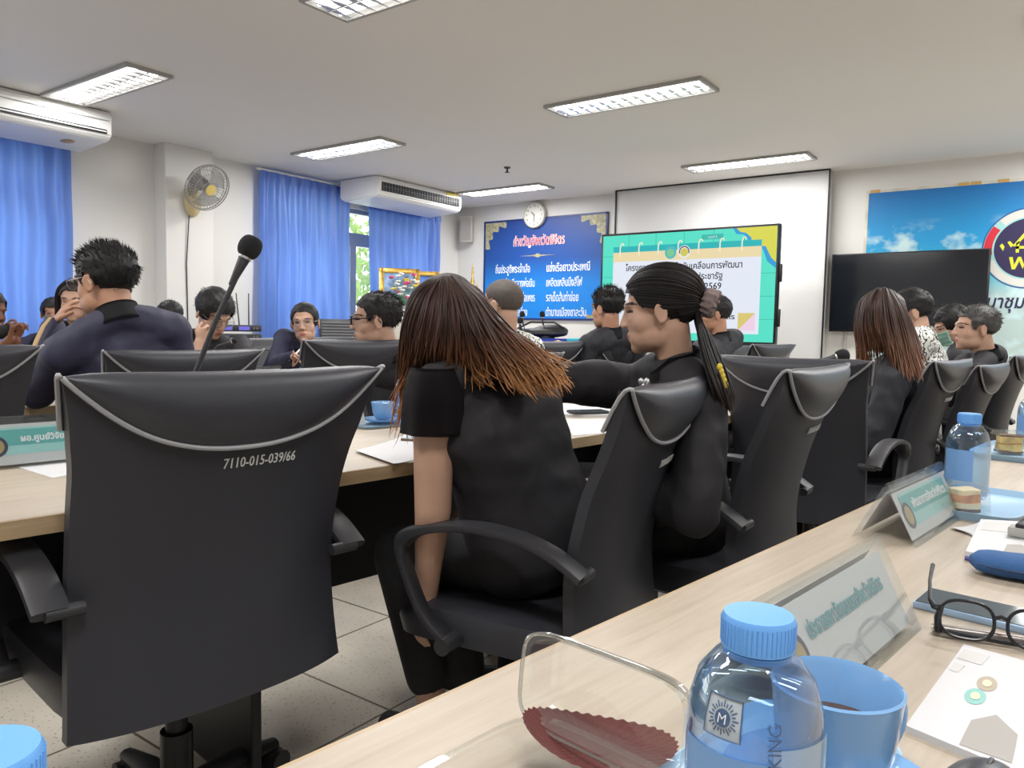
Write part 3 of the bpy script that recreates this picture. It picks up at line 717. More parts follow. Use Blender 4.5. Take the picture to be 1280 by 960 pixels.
    for k in range(5):
        a = 2 * PI * k / 5 + .3; d = V((math.cos(a), math.sin(a), 0))
        l = MB(); l.tube([d * .02 + V((0, 0, .105)), d * .16 + V((0, 0, .095)), d * .28 + V((0, 0, .072))], [.030, .026, .018], 10, flat=.75); l.build('leg', PLASTIC, t)
        e = V((-d.y, d.x, 0)); cs = MB(); q = d * .28
        for s2 in (-1, 1): cs.cyl(q + e * s2 * .006 + V((0, 0, .029)), q + e * s2 * .026 + V((0, 0, .029)), .029, 16)
        cs.ell(q + V((0, 0, .040)), (.026, .026, .022)); cs.build('caster', PLASTIC, t)
    return t
CHAIR = chair_parts()
used_chair = [False]
def chair(label, t, n, rz=RN, dz=0.0, number=None, group='black leather conference chairs'):
    c = CHAIR if not used_chair[0] else copy_tree(CHAIR); used_chair[0] = True
    c.location = TN(t, n); c.rotation_euler = (0, 0, rz); c['label'] = label; c['group'] = group
    if dz:
        for ch in COL.objects:
            if ch.parent == c and ch.name.split('.')[0] not in ('leg', 'caster', 'column'): ch.location.z += dz
    if number: NUMS.append((c, dz, number))
    return c
NUMS = []
chair('large black leather chair at lower left, marked 7110-015-039/66 in white', .655, 1.545, RN, .005, ('7110-015-039/66', .040, .822, .027, .142))
chair('black chair pulled out, holding the long haired woman with bare arm', 1.41, 1.19, RN + math.radians(15), -.03, ('7110-015-040/66', .08, .80, .026, .14))
chair('black chair behind the woman with the ponytail, faint white number on its back', 1.98, 1.08, RN + math.radians(7), -.005, ('7110-015-041/66', .06, .82, .026, .14))
chair('black chair turned sideways between the ponytail woman and the brown haired woman', 3.05, 1.20, RT + math.radians(3), -.008)
chair('black chair holding the brown haired woman in front of the dark television', 3.66, 1.16, RN, -.02, ('7110-015-042/66', .06, .82, .026, .14))
chair('black chair second from the right edge, holding the person in patterned shirt', 4.12, 1.10, RN, -.045)
chair('black chair at the right edge behind the slice of cake', 4.76, 1.08, RN, -.01)
chair('black chair cut by the left edge, in front of the navy shirted man', .47, 3.05, RN, 0)
chair('black chair the navy shirted man leans forward from', 1.23, 3.05, RN, -.018)
chair('black chair holding the man with black framed glasses', 2.02, 3.10, RN, .018)
chair('black chair behind the shaven headed man in patterned shirt', 2.85, 2.87, RN, -.04)
chair('black chair with curved pad between the shaven headed man and the black suited man', 3.47, 3.20, RN, .01)
chair('black chair holding the black suited man beside the teal bin', 4.11, 3.15, RN, -.02)
chair('black chair holding the man with glasses in front of the lit slide', 4.75, 2.75, RN, -.01)
chair('black chair with shiny rolled top below the lower right corner of the lit television', 5.40, 2.72, RN - .1, 0)
chair('empty black chair facing us between the chin-resting woman and the blazer woman', 2.36, 5.32, RN + PI, -.01)
chair('black chair holding the woman in the navy blazer', 2.98, 5.30, RN + PI, -.03)
chair('empty black chair facing us right of the blazer woman', 3.62, 5.25, RN + PI, -.02)
chair('black chair holding the chin-resting woman with short hair', 1.93, 4.45, RN + PI, -.03)
for c, dz, number in NUMS:
    def conf(co):
        u, z = co.x, co.y
        v = .5
        for _ in range(40):
            v += (z - prof(v)[1]) * 1.2; v = min(1, max(0, v))
        p = backpt(u / halfw(v), v, .0012 + co.z); p.z = z; return p
    x, z, sz, wd = number[1:]
    o = text(c, number[0], sz, CHALK, None, conform=lambda co: conf(V((co.x + x, co.y + z, co.z))), width=wd)
    o.location.z += dz; o['label'] = 'white handwritten number'

# ================================================================== things on the tables
def nameplate(label, loc, rz, L_, H_, half, title, teal=True, printed=True, logo=-.36, wid=.62, group='acrylic name plates'):
    """A-shaped acrylic holder; local +X runs along it, local -Y is the side that is read."""
    p = thing('name_plate', label, 'name plate', loc, rz, group)
    a = MB(); th = .0025
    a.loft([[(x, -half, .0), (x, -half - th, .0), (x, -th, H_), (x, 0, H_ + th), (x, th, H_), (x, half + th, 0), (x, half, 0), (x, 0, H_ - th * 2)] for x in (-L_ / 2, L_ / 2)])
    a.build('holder', ACRYL, p, smooth=False)
    sl = math.atan2(half, H_); hh = math.hypot(half, H_)
    for sgn in (-1, 1):
        M = Matrix.Translation((0, sgn * (half - .002), 0)) @ (Matrix.Identity(4) if sgn < 0 else Matrix.Rotation(PI, 4, 'Z')) @ Matrix.Rotation(PI / 2 - sl, 4, 'X')
        M = Matrix.Translation((0, sgn * .002, 0)) @ M
        c = MB(); c.prism([(-L_ / 2 + .012, .010), (L_ / 2 - .012, .010), (L_ / 2 - .012, hh - .016), (-L_ / 2 + .012, hh - .016)], .0006, M @ Matrix.Translation((0, 0, -.004)))
        card = c.build('card', PAPER, p, smooth=False)
        if sgn > 0 or not printed: continue
        lay = lambda k: M @ Matrix.Translation((0, 0, -.0032 + .0004 * k))
        if teal:
            MB().prism([(-L_ * .40, .03 * H_ / .1), (L_ * .40, .03 * H_ / .1), (L_ * .40, hh * .80), (-L_ * .40, hh * .80)], .0002, lay(0)).build('printed_band', TEALL, card, smooth=False)
            MB().prism([(-L_ * .40, hh * .45), (L_ * .40, hh * .45), (L_ * .40, hh * .76), (-L_ * .40, hh * .76)], .0002, lay(1)).build('printed_band', TEAL, card, smooth=False)
        lg = MB()
        lg.prism(arc(L_ * logo, hh * .45, hh * .21, hh * .21, 0, 2 * PI, 28)[:-1], .0002, lay(2)); lg.build('printed_emblem', PUR, card, smooth=False)
        MB().prism(arc(L_ * logo, hh * .45, hh * .15, hh * .15, 0, 2 * PI, 28)[:-1], .0002, lay(3)).build('printed_emblem', mat('gold_print', (.40, .30, .12), .5), card, smooth=False)
        if title: text(card, title, hh * (.17 if wid < .6 else .20), (TXW if teal else mat('teal_ink', (.06, .30, .36), .5)), lay(3) @ Matrix.Translation((L_ * .06, hh * .52, 0)), width=L_ * wid, depth=.0002, bold=.0006)
    return p
# local +X along +T means rz = 83 deg; local -Y then points to -N... (x->T, y->N)
RX = math.radians(83.0)
nameplate('clear acrylic name plate with teal Thai letters right behind the big bottle and cup', TN(.775, .288, .75), RX, .325, .098, .050, 'ประธานสภาวัฒนธรรมจังหวัดพิจิตร', teal=False, wid=.62)
nameplate('clear tent name plate with teal printed card in front of the sandwich tray', TN(1.45, .388, .75), RX, .315, .092, .047, 'พัฒนาการจังหวัดพิจิตร')
nameplate('teal printed name plate on the middle table at the left edge', TN(.575, 2.00, .75), RX, .34, .11, .045, 'ผอ.ศูนย์วิจัยและพัฒนาข้าว', logo=-.37, wid=.56)
nameplate('small name plate end-on beside the blue mug on the middle table', TN(1.40, 2.10, .75), RX - .15, .24, .075, .035, None, printed=False)
nameplate('teal printed name plate left of the navy shirted man on his table', TN(.86, 3.50, .75), RX, .28, .10, .04, 'หัวหน้าสำนักงานจังหวัด')
nameplate('upper of two teal name plates just right of the chin-resting woman', TN(2.10, 3.85, .75), RX, .28, .10, .04, None)
nameplate('lower of two teal name plates, just left of the spectacled man', TN(1.80, 3.42, .75), RX, .28, .10, .04, None)
nameplate('pale name plate at the far left in front of the clasped hands', TN(.62, 4.45, .75), RX, .28, .19, .04, None)

def gooseneck(label, foot, pts, head0, head1, r=.026, base=True, neck=.006):
    m = thing('gooseneck_microphone', label, 'microphone', foot, group='gooseneck microphones')
    if base: MB().box((0, 0, .016), (.12, .14, .032), Matrix.Rotation(RT, 4, 'Z'), bevel=.008).build('base', PLASTIC, m)
    MB().tube([foot + V((0, 0, .03))] + pts + [head0], [neck * 1.25] + [neck] * len(pts) + [neck * .8], 10).build('neck', PLASTIC, m, world=True)
    d = (head1 - head0).normalized(); L_ = (head1 - head0).length
    x = d.orthogonal().normalized(); M = frame(x, d.cross(x), d, head0)
    c = MB().lathe([(0, -.075 * r / .026), (neck * 1.05, -.07 * r / .026), (r * .52, 0), (r * .50, .004), (0, .004)], 20, M); c.build('collar', PLASTIC, m, world=True)
    MB().lathe([(r * .58, -.003), (r * .60, .0), (r * .58, .004)], 20, M).build('ring', mat('silver_ring', (.6, .6, .6), .3, metal=.8), m, world=True)
    MB().lathe([(0, 0), (r * .5, 0)] + [(r * (math.sin(PI * (.12 + .88 * i / 16)) ** .62 if i < 16 else 0), L_ * (.5 - .5 * math.cos(PI * (.12 + .88 * i / 16)))) for i in range(17)], 28, M).build('windscreen', mat('black_foam', (.008, .008, .010), .9, bump=.8, bscale=900), m, world=True, angle=180)
    return m
foot = TN(.93, 1.66, .75)
gooseneck('tall black gooseneck microphone rising behind the big empty chair', foot, [W(226, 520, 1.72), W(243, 470, 1.72), W(270, 400, 1.73), W(296, 345, 1.74)], W(306, 322, 1.745), W(319, 296, 1.75))
gooseneck('black gooseneck microphone reaching left of the brown haired woman, above the sideways chair', TN(2.9, 1.75, .75), [W(930, 475, 3.0), W(960, 460, 3.0), W(1000, 453, 2.95)], W(1044, 447, 2.9), W(1061, 443, 2.9), r=.026)
gooseneck('thin grey microphone in front of the chin-resting woman', TN(1.66, 3.72, .75), [W(262, 447, 3.75), W(272, 432, 3.75)], W(290, 427, 3.8), W(296, 425, 3.8), r=.014, neck=.004)
gooseneck('black microphone before the clasped hands at the left edge', TN(.42, 4.5, .75), [W(-16, 430, 4.2)], W(-8, 418, 4.2), W(17, 411, 4.1), r=.038)
for lab, x, y in (('left black microphone on the black bag below the slogan board', 653, 394), ('middle small microphone leaning among the pair below the slogan board', 650, 402), ('right black microphone on the black bag below the slogan board', 678, 394)):
    d = 7.6; gooseneck(lab, W(x + 4, 424, d), [W(x + 3, 414, d)], W(x, y + 3, d), W(x - .5, y - 5, d), r=.026, neck=.005)

def bottle(label, loc, rz, s=1.0, detail=False, group='small water bottles with blue caps'):
    b = thing('water_bottle', label, 'bottle', loc, rz, group)
    P = [(0, .004), (.020, .001), (.030, .004), (.033, .012), (.033, .085), (.0325, .092), (.032, .100), (.028, .114), (.020, .124), (.0155, .128), (.0155, .136)]
    MB().lathe([(r * s, z * s) for r, z in P], 40).build('body', PET, b, angle=70)
    MB().lathe([(0, .010 * s), (.031 * s, .010 * s), (.0318 * s, .05 * s), (.0318 * s, .090 * s), (.0305 * s, .102 * s), (.026 * s, .114 * s), (0, .114 * s)], 36).build('water', clear('pale_water', (.80, .90, .98), .02), b, angle=70)
    c = MB(); c.lathe([(.0160 * s, .128 * s), (.0175 * s, .1285 * s), (.0175 * s, .1425 * s), (.0165 * s, .1445 * s), (0, .1450 * s)], 48)
    for i in range(48):
        a = 2 * PI * i / 48; c.tube([(.0175 * s * math.cos(a), .0175 * s * math.sin(a), z * s) for z in (.130, .142)], .0005 * s, 4)
    c.build('cap', BLUEPL, b, angle=50)
    MB().lathe([(.0165 * s, .1245 * s), (.0168 * s, .1275 * s), (.0155 * s, .128 * s)], 36).build('cap_ring', BLUEPL, b)
    def wrap(nm, a0, a1, z0, z1, m, off=.0006):
        w = MB(); w.grid(lambda u, v: V(((.033 * s + off) * math.cos(a0 + (a1 - a0) * u), (.033 * s + off) * math.sin(a0 + (a1 - a0) * u), (z0 + (z1 - z0) * v) * s)), 30, 3)
        return w.build(nm, m, b)
    l1 = wrap('label', -2.75, -1.30, .035, .086, mat('blue_label', (.17, .34, .64), .35))
    l2 = wrap('label', -1.30, -.10, .018, .093, clear('frosted_label', (.80, .88, .95), .03, body=.35, bcol=(.62, .80, .92)))
    if detail:                                                     # printed sun badge and upright lettering
        def on(a, z, off=.0012):
            def f(co):
                aa = a + co.x / (.033 * s); zz = z + co.y
                P2 = [(r * s, q * s) for r, q in P[4:]]; rr = P2[0][0]
                for (r0, q0), (r1, q1) in zip(P2, P2[1:]):
                    if q0 <= zz <= q1: rr = r0 + (r1 - r0) * (zz - q0) / max(1e-6, q1 - q0)
                return V(((rr + off + co.z) * math.cos(aa), (rr + off + co.z) * math.sin(aa), zz))
            return f
        f = on(-2.02, .103 * s); gb = mat('badge_ink', (.06, .10, .20), .5)
        m = MB(); hw = .0092 * s
        for i in range(24):
            a = 2 * PI * i / 24; q0, q1 = (.0048, .0066 if i % 2 else .0078)
            p0 = V((q0 * s * math.cos(a), q0 * s * math.sin(a), .0004)); p1 = V((q1 * s * math.cos(a), q1 * s * math.sin(a), .0004)); e = V((-math.sin(a), math.cos(a), 0)) * .0003 * s
            m.bm.faces.new([m.bm.verts.new(f(x)) for x in (p0 - e, p0 + e, p1 + e, p1 - e)])
        for r0, r1 in ((0, .0040),):
            ctr = m.bm.verts.new(f(V((0, 0, .0006)))); rg = [m.bm.verts.new(f(V((r1 * s * math.cos(2 * PI * i / 24), r1 * s * math.sin(2 * PI * i / 24), .0006)))) for i in range(24)]
            for i in range(24): m.bm.faces.new((ctr, rg[i], rg[(i + 1) % 24]))
        sq = [(x, y) for x, y in ((-hw, -hw), (hw, -hw), (hw, hw), (-hw, hw))]; pts = []
        for (x0_, y0_), (x1_, y1_) in zip(sq, sq[1:] + sq[:1]):
            for i in range(8): pts.append(f(V((x0_ + (x1_ - x0_) * i / 8, y0_ + (y1_ - y0_) * i / 8, .0006))))
        m.tube(pts, .00035 * s, 4, closed=True); m.build('printed_badge', gb, b, smooth=False)
        pn = MB(); pn.grid(lambda u, v: f(V(((u - .5) * 2 * hw, (v - .5) * 2 * hw, .0001))), 10, 10); pn.build('badge_panel', mat('badge_grey', (.40, .46, .52), .5), b)
        text(b, 'M', .0062 * s, mat('badge_pale', (.6, .66, .72), .5), None, conform=lambda co: f(V((co.x, co.y - .0022 * s, .0012))), depth=0)
        g = on(-1.20, .074 * s)
        text(b, 'น้ำดื่ม DRINKING', .0085 * s, gb, None, align='CENTER', conform=lambda co: g(V((-co.y, co.x, .0006))), depth=0)
        g2 = on(-1.46, .062 * s)
        text(b, 'WATER', .0045 * s, gb, None, align='CENTER', conform=lambda co: g2(V((-co.y, co.x, .0006))), depth=0)
    return b
def face_rz(p):                                                   # local -Y turned to the viewer's seat
    d = CAM - V(p); return math.atan2(d.y, d.x) + PI / 2
bp = W(945, 850, .445); bp.z = .75
bottle('nearest water bottle with blue cap beside the blue cup', bp, face_rz(bp), 1.17, True)
b2 = TN(1.70, .365, .762); bottle('water bottle with blue cap standing in the sandwich tray', b2, face_rz(b2), 1.17)
b3 = TN(2.60, .40, .762); bottle('water bottle cut by the right edge beside the cake', b3, face_rz(b3), 1.17)
b4 = Zp(506, 525, .75); bottle('water bottle half hidden by the black sleeve, beside the blue mug', b4, face_rz(b4), 1.17)
b5 = W(-24, 945, .287); b5.z = .75; bottle('water bottle whose blue cap peeks into the lower left corner', b5, 0, 1.17)
b6 = TN(.50, 4.42, .75); bottle('small far water bottle before the clasped hands', b6, face_rz(b6))

def mug(label, loc, rz, s=1.0, saucer=True, tall=1.0):
    m = thing('cup', label, 'cup', loc, rz, 'blue cups on the tables')
    z0 = .010 if saucer else 0
    MB().lathe([(0, z0), (.026 * s, z0), (.030 * s, z0 + .004), (.0385 * s, z0 + .030 * tall), (.0425 * s, z0 + .066 * tall), (.0435 * s, z0 + .070 * tall), (.0415 * s, z0 + .0712 * tall), (.0395 * s, z0 + .068 * tall), (.036 * s, z0 + .03 * tall), (.028 * s, z0 + .008), (0, z0 + .006)], 48).build('bowl', CUPBLUE, m, angle=60)
    MB().tube([(.039 * s + .024 * s * math.sin(a), 0, z0 + (.037 + .023 * math.cos(a)) * tall) for a in [PI * (.02 + .96 * i / 16) for i in range(17)]], .0052 * s, 10, flat=1.3).build('handle', CUPBLUE, m)
    MB().lathe([(0, z0 + .056 * tall), (.0385 * s, z0 + .056 * tall)] if False else [(0, z0 + .040 * tall), (.0376 * s, z0 + .040 * tall)], 32).build('brown_disc', mat('inner_brown', (.10, .055, .03), .15), m)  # brown disc set across the inside of the cup
    if saucer:
        MB().lathe([(0, 0), (.04 * s, 0), (.072 * s, .009), (.074 * s, .012), (.070 * s, .012), (.04 * s, .004), (0, .0045)], 48).build('saucer', CUPBLUE, m, angle=50)
    return m
cp = W(1043, 905, .545); cp.z = .75
mug('big blue cup on a saucer right of the nearest bottle', cp, math.radians(60), 1.03, True, 1.06)
mug('pale blue cup on a saucer on the middle table by the bare arm', Zp(479, 527, .76), math.radians(40), .95, True, .8)
mug('small far blue cup in front of the woman in the navy blazer', TN(2.70, 4.34, .75), 0, 1.0, False, .8)

def tray(label, loc, rz, sx, sy, m=TRAYBLUE, h=.016):
    t = thing('tray', label, 'tray', loc, rz)
    b = MB(); R = []
    for (k, z) in ((.86, 0), (.90, 0), (.985, h * .9), (1, h), (.975, h), (.89, .004), (.85, .003)):
        ring = []
        for i in range(40):
            a = 2 * PI * i / 40; ca, sa = math.cos(a), math.sin(a)
            ring.append((math.copysign(abs(ca) ** .35, ca) * (sx / 2 - (1 - k) * min(sx, sy) / 2), math.copysign(abs(sa) ** .35, sa) * (sy / 2 - (1 - k) * min(sx, sy) / 2), z))
        R.append(ring)
    b.loft(R); b.build('dish', m, t, angle=40); return t
tray('pale blue tray under the sandwich box and bottle', TN(1.70, .335, .75), RX, .30, .17)
tray('pale blue tray with cake near the right edge', TN(2.56, .42, .75), RX, .36, .20)
tray('pale blue tray under the pale blue cup on the middle table', Zp(484, 530, .75), RX, .30, .18, h=.009)
tray('pale blue tray beside the nearest bottle, under the clear food box', TN(.53, .225, .75), RX, .22, .13, h=.010)
# wrapped cakes
def wedge(label, loc, rz, cols, sc_=1.0, boxed=True):
    t = thing('snack_box', label, 'boxed snack', loc, rz, 'boxed snacks on trays')
    a, h = .085 * sc_, .062 * sc_
    for i, (z0, z1, m) in enumerate(cols):
        b = MB(); b.prism([(math.copysign(abs(math.cos(q)) ** .55, math.cos(q)) * a * .5 * (1 - .12 * z1), math.copysign(abs(math.sin(q)) ** .55, math.sin(q)) * a * .38 * (1 - .10 * z1)) for q in [2 * PI * j / 32 for j in range(32)]], h * (z1 - z0), Matrix.Translation((0, 0, .003 + h * z0)))
        for v in b.bm.verts: v.co += V((noise.noise(v.co * 60), noise.noise(v.co * 60 + V((9, 0, 0))), .6 * noise.noise(v.co * 45))) * .005 * sc_
        b.build('cake_layer', m, t, smooth=False)
    if boxed:
        c = MB(); c.loft([[(-a * .62, -a * .5, 0), (a * .62, -a * .5, 0), (a * .62, a * .5, 0), (-a * .62, a * .5, 0)], [(-a * .58, -a * .46, h * 1.05), (a * .58, -a * .46, h * 1.05), (a * .58, a * .46, h * 1.05), (-a * .58, a * .46, h * 1.05)], [(-a * .45, -a * .36, h * 1.3), (a * .45, -a * .36, h * 1.3), (a * .45, a * .36, h * 1.3), (-a * .45, a * .36, h * 1.3)]])
        c.build('clear_lid', PETBOX, t, smooth=False)
    return t
CRUST = mat('brown_crust', (.12, .055, .025), .7, var=.3, vscale=60); SPON = mat('yellow_sponge', (.66, .46, .15), .8, var=.35, vscale=30, bump=.5, bscale=200); CREAMC = mat('cream_filling', (.72, .62, .42), .6); PINK = mat('sausage_filling', (.62, .28, .16), .6, var=.4, vscale=40); TOP = mat('orange_glaze', (.45, .20, .03), .3, var=.4, vscale=40)
wedge('yellow layered slice of cake in a clear lid on the far tray', TN(2.52, .44, .755), .5, [(0, .14, CRUST), (.14, .5, SPON), (.5, .58, TOP), (.58, .92, SPON), (.92, 1, CRUST)], .80)
wedge('sandwich roll in a clear box in front of the tray bottle', TN(1.60, .345, .756), .9, [(0, .16, CRUST), (.16, .42, CREAMC), (.42, .8, PINK), (.8, 1, CREAMC)], .66)

# open clear food box with a dark red paper cup
bx = thing('clear_food_box', 'open clear plastic food box with raised lid at the front edge', 'food box', TN(.382, .315, .75), RX)
def shellbox(M, sx, sy, h, open_):
    b = MB(); R = []
    for k, z in ((.80, 0), (.86, .002), (.93, h * .9), (.94, h), (1.04, h), (1.05, h - .004)):
        ring = []
        for i in range(48):
            a = 2 * PI * i / 48; ca, sa = math.cos(a), math.sin(a)
            ring.append(M @ V((math.copysign(abs(ca) ** .40, ca) * sx / 2 * k, math.copysign(abs(sa) ** .40, sa) * sy / 2 * k, z)))
        R.append(ring)
    R0 = R[0]; b.loft(R, caps=False); vs = [b.bm.verts.new(p) for p in R0]; b.bm.faces.new(vs)
    return b
shellbox(Matrix.Translation((-.010, 0, 0)), .150, .145, .028, True).build('base', PETBOX, bx, angle=50)
lidM = Matrix.Translation((.072, 0, .026)) @ Matrix.Rotation(math.radians(-84), 4, 'Y') @ Matrix.Translation((.034, 0, 0))
shellbox(lidM, .072, .145, .024, True).build('lid', PETBOX, bx, angle=50)
rim = MB(); rr = []
for i in range(48):
    a = 2 * PI * i / 48; ca, sa = math.cos(a), math.sin(a)
    rr.append(lidM @ V((math.copysign(abs(ca) ** .40, ca) * .072 / 2 * 1.03, math.copysign(abs(sa) ** .40, sa) * .145 / 2 * 1.03, .024)))
rim.tube(rr, .0016, 6, closed=True); rim.build('lid_rim', clear('clear_rim', (.88, .90, .90), .22, rough=.12), bx)
pc = thing('paper_cake_cup', 'dark red fluted paper cake cup lying in the clear food box', 'paper cup', Zp(742, 936, .766), rot=Matrix((RGT, FWD, V((0, 0, 1)))).transposed() @ Matrix.Rotation(math.radians(9), 3, 'Y') @ Matrix.Rotation(math.radians(4), 3, 'X'))
b = MB()
def flute(u, v):
    a = 2 * PI * u; r = .010 + .040 * v; k = math.sin(a * 40) * .0006 * v
    return V(((r + k) * math.cos(a) * (1.18 + .04 * math.cos(a)), (r + k) * math.sin(a) * .72, .006 * v * v + .010 * v * v * math.cos(a) * math.cos(a) + k))
b.grid(flute, 272, 10, cu=True)
vs = [v for v in b.bm.verts if abs(flute(0, 0).length - v.co.length) < .004 and v.co.length < .0125]
b.build('fluted_paper', mat('dark_red_paper', (.095, .014, .012), .8, bump=.3, bscale=300), pc, angle=180)
MB().prism(arc(0, 0, .0122, .0075, 0, 2 * PI, 32)[:-1], .0006).build('base', MATS['dark_red_paper'], pc, smooth=False)

# papers, booklet, phone, pen, spectacles, cases
def sheet(name, label, cat, corners, z, m=PAPER, th=.001, curl=0.0, group=None, lift=None):
    c = sum((V(p) for p in corners), V((0, 0, 0))) / 4; c.z = z
    t = thing(name, label, cat, c, group=group)
    P = [V(p) - c for p in corners]
    for p in P: p.z = 0
    f = lambda u, v, o: (P[0] * (1 - u) + P[1] * u) * (1 - v) + (P[3] * (1 - u) + P[2] * u) * v + V((0, 0, o + curl * (u - .5) ** 2 * 4 + (lift(u, v) if lift else 0)))
    b = MB(); g1 = b.grid(lambda u, v: f(u, v, th), 12, 12); g0 = b.grid(lambda u, v: f(u, v, 0), 12, 12)
    def side(a, b_):
        for (p, q), (r, s) in zip(zip(a, a[1:]), zip(b_, b_[1:])): b.bm.faces.new((p, q, s, r))
    side(g1[0], g0[0]); side(g1[-1], g0[-1]); side([r[0] for r in g1], [r[0] for r in g0]); side([r[-1] for r in g1], [r[-1] for r in g0])
    o = b.build('paper', m, t, smooth=False); t['n'] = 1; del t['n']
    return t, f
def printed(t, f, pts, z, m, nm='printed_shape'):
    MB_ = MB(); MB_.bm.faces.new([MB_.bm.verts.new(f(u, v, z)) for u, v in pts]); return MB_.build(nm, m, t, smooth=False)
zt = .75
A, B_, C_, D_ = Zp(1205, 804, .757), Zp(1330, 838, .757), Zp(1300, 975, .757), Zp(1132, 905, .757)
bk, f = sheet('booklet', 'white printed booklet with grey hexagon and round logos at the lower right', 'booklet', (A, B_, C_, D_), zt, th=.006)
GREYP = mat('grey_print', (.34, .32, .30), .6); FAINT = mat('faint_print', (.55, .54, .53), .6)
printed(bk, f, [(.42, .98), (.80, .96), (.78, .74), (.58, .64), (.42, .76)], .0064, GREYP, 'printed_hexagon')
for (u, v, r, m) in ((.40, .38, .085, mat('brown_seal_print', (.40, .34, .26), .6)), (.36, .54, .085, mat('green_seal_print', (.22, .48, .44), .6))):
    o = printed(bk, f, arc(u, v, r * 1.05, r * .95, 0, 2 * PI, 28)[:-1], .0064, m, 'printed_logo')
    printed(bk, f, arc(u, v, r * .5, r * .45, 0, 2 * PI, 20)[:-1], .0068, mat('pale_seal_print', (.62, .60, .42), .6), 'printed_logo')
for a, b_, c, d in ((.03, .06, .30, .2), (.03, .26, .14, .36)): printed(bk, f, [(a, b_), (c, b_), (c - .03, d), (a, d)], .0064, FAINT, 'printed_shape')
A, B_, C_, D_ = Zp(1226, 648, .765), Zp(1340, 655, .765), Zp(1335, 712, .765), Zp(1207, 688, .765)
pk, f = sheet('document_pack', 'stack of white documents with grey hexagon above the blue spectacle case', 'documents', (A, B_, C_, D_), zt, th=.014)
printed(pk, f, [(.36, .98), (.62, .98), (.62, .74), (.52, .64), (.38, .68)], .0146, GREYP, 'printed_hexagon')
for v in (.38, .48): printed(pk, f, [(.36, v), (.50, v), (.49, v + .035), (.35, v + .035)], .0146, mat('grey_text_print', (.36, .40, .46), .6), 'printed_line')
printed(pk, f, [(.06, .10), (.42, .10), (.40, .36), (.05, .36)], .0144, FAINT)
o = MB(); o.tube([f(0, 1, .004) + V((0, 0, 0)), f(.3, 1, .003), f(.7, 1, .004), f(1, 1, .003)], .0035, 6); o.build('purple_spine', mat('purple_spine', (.10, .08, .28), .5), pk)
sheet('loose_paper', 'small loose white paper sticking out left of the document stack', 'paper', (Zp(1188, 662, zt), Zp(1226, 655, zt), Zp(1230, 680, zt), Zp(1214, 670, zt)), zt, curl=.004)
cl = thing('desk_clip', 'small grey and black gadget on the documents at the right edge', 'gadget', Zp(1284, 672, .765), RX)
MB().box((0, 0, .008), (.03, .05, .016), bevel=.003).build('body', mat('grey_gadget', (.35, .35, .32), .5), cl); MB().box((0, 0, .018), (.026, .03, .008), bevel=.002).build('button', BLACK, cl)
sheet('paper_sheet', 'white paper sheet on the middle table in front of the bare arm', 'paper', (Zp(444, 566, zt), Zp(520, 540, zt), Zp(540, 568, zt), Zp(492, 583, zt)), zt, group='papers on the middle table', curl=.006)
sheet('paper_sheet', 'white paper under the teal name plate at the left edge', 'paper', (Zp(22, 584, zt), Zp(90, 570, zt), Zp(130, 585, zt), Zp(66, 598, zt)), zt, group='papers on the middle table')
sheet('paper_sheet', 'white paper nearest the table edge right of the long haired woman', 'paper', (Zp(704, 524, zt), Zp(770, 524, zt), Zp(765, 541, zt), Zp(716, 545, zt)), zt, group='papers on the middle table')
sheet('paper_sheet', 'pale paper stack under the phone right of the long haired woman', 'paper', (Zp(690, 506, zt), Zp(775, 512, zt), Zp(775, 522, zt), Zp(700, 521, zt)), zt, th=.01, group='papers on the middle table')
sheet('paper_sheet', 'white paper on the table left of the navy shirted man', 'paper', (Zp(58, 500, zt), Zp(90, 493, zt), Zp(96, 497, zt), Zp(60, 504, zt)), zt, group='papers on the far tables')
def phone(label, c, d, L_, W_, m1, m2):
    d = V((d.x, d.y, 0)).normalized(); e = V((-d.y, d.x, 0))
    p = thing('smartphone', label, 'phone', c, rot=Matrix((e, d, V((0, 0, 1)))).transposed(), group='phones on the tables')
    MB().box((0, 0, .0045), (W_, L_, .009), bevel=.003).build('body', m1, p); MB().box((0, 0, .0092), (W_ - .006, L_ - .006, .001)).build('screen', m2, p, smooth=False); return p
GLS = mat('phone_glass', (.05, .07, .085), .10)
a, b_ = Zp(1180, 765, .76), Zp(1285, 790, .76)
phone('blue phone lying behind the black spectacles', Zp(1240, 772, zt), b_ - a, .155, .072, mat('pale_blue_metal', (.30, .42, .58), .3, metal=.3), GLS)
phone('brown phone on the middle table under the black sleeve', Zp(532, 549, zt), TV_ * 1 + NV * .3, .15, .075, mat('brown_case', (.14, .09, .06), .6), mat('pale_back', (.42, .50, .54), .3))
phone('black phone with blue lit corner on the papers right of the long haired woman', Zp(735, 516, .762), TV_ - NV * .5, .15, .075, PLASTIC, GLS)
dv = thing('tablet_stand', 'pale document tray with black support near the ponytail woman', 'tray', Zp(770, 506, zt), RX)
MB().box((.02, 0, .03), (.22, .16, .012), Matrix.Rotation(.12, 4, 'Y'), bevel=.003).build('tray', mat('pale_grey_tray', (.5, .52, .54), .35), dv); MB().box((-.06, 0, .015), (.05, .14, .03), bevel=.004).build('support', PLASTIC, dv)
pn = thing('pen', 'silver and brown pen lying in front of the blue phone', 'pen', Zp(1240, 795, .756))
d = (Zp(1290, 802, .756) - Zp(1205, 790, .756)).normalized()
MB().tube([-d * .055, -d * .052, d * .02, d * .06], [.0045, .005, .005, .003], 14).build('barrel', mat('silver_brown', (.30, .26, .24), .3, metal=.7), pn); MB().tube([-d * .058, -d * .050], [.005, .0055], 14).build('cap_end', mat('silver', (.65, .65, .65), .25, metal=.9), pn)
